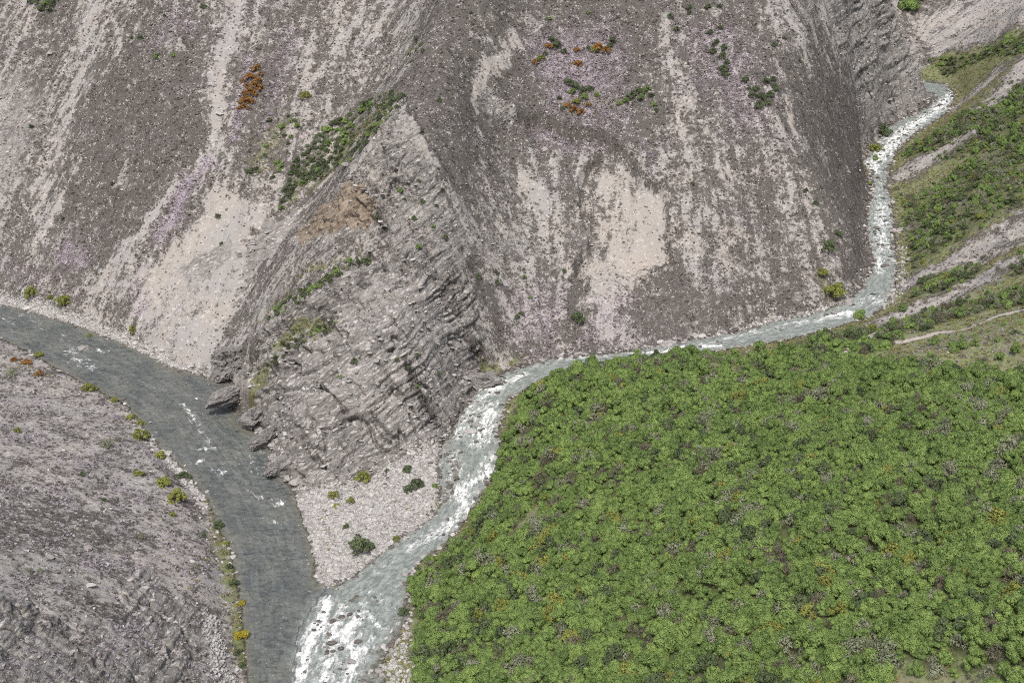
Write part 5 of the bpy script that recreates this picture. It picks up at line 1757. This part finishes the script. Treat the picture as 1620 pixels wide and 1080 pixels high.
def scatter(name, pts, rot, scl, idx, meshes, label, category=None):
    """One object whose points carry instances of the given meshes (idx picks the mesh)."""
    me = bpy.data.meshes.new(name)
    me.vertices.add(len(pts))
    me.vertices.foreach_set('co', np.ascontiguousarray(pts, np.float32).ravel())
    add_attr(me, 'turn', 'FLOAT_VECTOR', 'POINT', np.asarray(rot, np.float32), 'vector')
    add_attr(me, 'size', 'FLOAT_VECTOR', 'POINT', np.asarray(scl, np.float32), 'vector')
    add_attr(me, 'pick', 'INT', 'POINT', np.asarray(idx, np.int32), 'value')
    o = link(name, me, kind='stuff', label=label)
    if category:
        o['category'] = category
    ng = bpy.data.node_groups.new(name, 'GeometryNodeTree')
    ng.interface.new_socket('Geometry', in_out='INPUT', socket_type='NodeSocketGeometry')
    ng.interface.new_socket('Geometry', in_out='OUTPUT', socket_type='NodeSocketGeometry')
    N, Lk = ng.nodes, ng.links
    gi, go = N.new('NodeGroupInput'), N.new('NodeGroupOutput')
    jn = N.new('GeometryNodeJoinGeometry')

    def named(nm, t):
        a = N.new('GeometryNodeInputNamedAttribute')
        a.data_type = t
        a.inputs['Name'].default_value = nm
        return a.outputs['Attribute']
    rt, sc, pk = named('turn', 'FLOAT_VECTOR'), named('size', 'FLOAT_VECTOR'), named('pick', 'INT')
    for k, m in enumerate(meshes):
        proto = bpy.data.objects.new(m.name, m)
        oi = N.new('GeometryNodeObjectInfo')
        oi.inputs['Object'].default_value = proto
        oi.inputs['As Instance'].default_value = True
        cpn = N.new('FunctionNodeCompare')
        cpn.data_type = 'INT'
        cpn.operation = 'EQUAL'
        ins = [s_ for s_ in cpn.inputs if s_.type == 'INT' and s_.enabled]
        Lk.new(pk, ins[0])
        ins[1].default_value = k
        ip = N.new('GeometryNodeInstanceOnPoints')
        Lk.new(gi.outputs[0], ip.inputs['Points'])
        Lk.new(cpn.outputs[0], ip.inputs['Selection'])
        Lk.new(oi.outputs['Geometry'], ip.inputs['Instance'])
        Lk.new(rt, ip.inputs['Rotation'])
        Lk.new(sc, ip.inputs['Scale'])
        Lk.new(ip.outputs[0], jn.inputs[0])
    Lk.new(jn.outputs[0], go.inputs[0])
    md = o.modifiers.new('scatter', 'NODES')
    md.node_group = ng
    return o


def scatter_shrubs(name, sel, label):
    meshes, first = [], {}
    for kd in ('leafy', 'olive', 'dark', 'grey', 'brown'):
        first[kd] = len(meshes)
        meshes += BUSH[kd]
    idx = [first[str(kind[i])] + int(rr[i] * 1e4) % len(BUSH[str(kind[i])]) for i in sel]
    r_ = rad[sel]
    scatter(name, np.stack([PX[sel], PY[sel], PZ[sel] - 0.1], -1), np.stack([0 * r_, 0 * r_, rotz[sel]], -1),
            np.stack([r_, r_, r_ * (0.75 + 0.75 * ((rr[sel] * 77) % 1))], -1), idx, meshes, label)


scatter_shrubs('shrub_thicket', rest[~far_side[rest]], 'dense green thicket of shrubs covering the hill on the lower right')
scatter_shrubs('scrub_bands', rest[far_side[rest]], 'dark green scrub in bands on the slopes right of the upper stream')


# ---- ground litter: stones, cushions and tufts spread by the cover maps
vis = inview & (U > -40) & (U < 1660) & (V > -40) & (V < 1120)
area_w = np.sqrt(1 + g0 ** 2 + g1 ** 2)


def sow(prob, n):
    w = (prob * vis * area_w * (wdn < -0.25)).ravel().astype(np.float64)
    w = np.maximum(w, 0)
    c = np.cumsum(w)
    i = np.searchsorted(c, RNG.uniform(0, c[-1], n))
    i = np.clip(i, 0, len(c) - 1)
    x = X.ravel()[i] + RNG.uniform(-.5, .5, n) * GS
    y = Y.ravel()[i] + RNG.uniform(-.5, .5, n) * GS
    return x, y, _ground0(x, y, Z), i


def sow_scatter(name, prob, n, meshes, smin, smax, power, label, flat=1.0, tilt=0.0, sinkf=0.0):
    x, y, z, i = sow(prob, n)
    s_ = smin + (smax - smin) * RNG.uniform(0, 1, n) ** power
    rot = np.stack([RNG.uniform(-tilt, tilt, n), RNG.uniform(-tilt, tilt, n), RNG.uniform(0, 6.283, n)], -1)
    scatter(name, np.stack([x, y, z - s_ * sinkf], -1), rot, np.stack([s_, s_, s_ * flat], -1), RNG.integers(0, len(meshes), n), meshes, label)


bare = 1 - np.clip(cover['shrub'] * 1.3, 0, 1)
sc_, pu_, rk_, gr_, gv_ = cover['scree'], cover['purple'], cover['rock'], cover['grass'], cover['gravel']
mott = np.clip(0.5 + 1.6 * fbm(X / 3.2, Y / 3.2, 3, 303), 0, 1)
sow_scatter('bar_stones', gv_ * (1 - 0.6 * gr_), 26000, PEBBLE['pale'] + PEBBLE['grey'][:4], 0.10, 0.62, 3.0, 'pale stones and cobbles covering the gravel bar and river banks', 0.9, 0.5, 0.1)
sow_scatter('scree_stones', bare * (1 - gv_) * (0.2 + sc_) * (1 - 0.9 * rk_) * (0.5 + 0.9 * is_left), 8000, PEBBLE['pale'][:3] + PEBBLE['grey'], 0.08, 0.42, 3.0, 'loose stones lying on the scree slopes', 0.9, 0.5, 0.1)
sow_scatter('scrub_tufts', bare * (1 - gv_) * (is_mount * (1.0 - 0.88 * np.clip(sc_ * 1.3, 0, 1)) * (1 - 0.85 * rk_) * (0.25 + mott) + is_left * 0.5 * mott + is_right * 0.3) * (1 - 0.6 * cover['tan']), 46000, SMALL['tuft'], 0.10, 0.40, 2.4, 'low grey brown scrub cushions on the slopes', 0.8)
sow_scatter('thyme_cushions', bare * np.clip(pu_ * 1.2 - 0.25, 0, 1) * (1 - 0.5 * rk_) * (0.3 + mott) * (1 + 0.5 * gv_), 22000, SMALL['thyme'], 0.10, 0.30, 1.6, 'pale purple flowering thyme cushions on the slopes', 0.7)
sow_scatter('grass_tufts', np.clip(gr_ - 0.2, 0, 1) * (0.4 + bare), 9000, SMALL['straw'], 0.18, 0.5, 1.4, 'olive and straw coloured grass tufts', 0.9)
sow_scatter('schist_flakes', np.clip(rk_ - 0.3, 0, 1) * is_mount * (0.4 + mott), 1800, PEBBLE['pale'][:2] + PEBBLE['grey'], 0.15, 0.85, 2.6, 'flat schist flakes standing proud on the rock faces', 0.55, 0.3, 0.1)
sh_p = np.exp(-((wdn + 0.1) / 0.75) ** 2) * (0.35 + 1.0 * (wd_st > wd_main)) * vis * (water_z > -100)
cs_ = np.cumsum(sh_p.ravel().astype(np.float64))
NS = 2600
ix = np.clip(np.searchsorted(cs_, RNG.uniform(0, cs_[-1], NS)), 0, len(cs_) - 1)
ss = 0.14 + 0.62 * RNG.uniform(0, 1, NS) ** 2.6
scatter('shore_stones', np.stack([X.ravel()[ix] + RNG.uniform(-.2, .2, NS), Y.ravel()[ix] + RNG.uniform(-.2, .2, NS), ZS.ravel()[ix] + 0.04], -1),
        np.stack([RNG.uniform(-.4, .4, NS), RNG.uniform(-.4, .4, NS), RNG.uniform(0, 6.28, NS)], -1), np.stack([ss, ss, ss * 0.8], -1), RNG.integers(0, 10, NS),
        ROCK['grey'][:4] + ROCK['wet'][:4] + ROCK['pale'][:2], 'stones and small boulders lining the water edges')
w_pr = (wdn > 0.3) * np.clip(cover['foam'] * 1.4 - 0.2, 0, 1) * (wd_st > 0) * vis
cw = np.cumsum(w_pr.ravel().astype(np.float64))
ix = np.clip(np.searchsorted(cw, RNG.uniform(0, cw[-1], 260)), 0, len(cw) - 1)
ss = 0.12 + 0.42 * RNG.uniform(0, 1, 260) ** 2.5
scatter('stream_stones', np.stack([X.ravel()[ix] + RNG.uniform(-.2, .2, 260), Y.ravel()[ix] + RNG.uniform(-.2, .2, 260), water_z.ravel()[ix] + 0.05], -1),
        np.stack([RNG.uniform(-.4, .4, 260), RNG.uniform(-.4, .4, 260), RNG.uniform(0, 6.28, 260)], -1), np.stack([ss, ss, ss], -1), RNG.integers(0, 6, 260), ROCK['wet'], 'small wet stones breaking the surface of the stream')
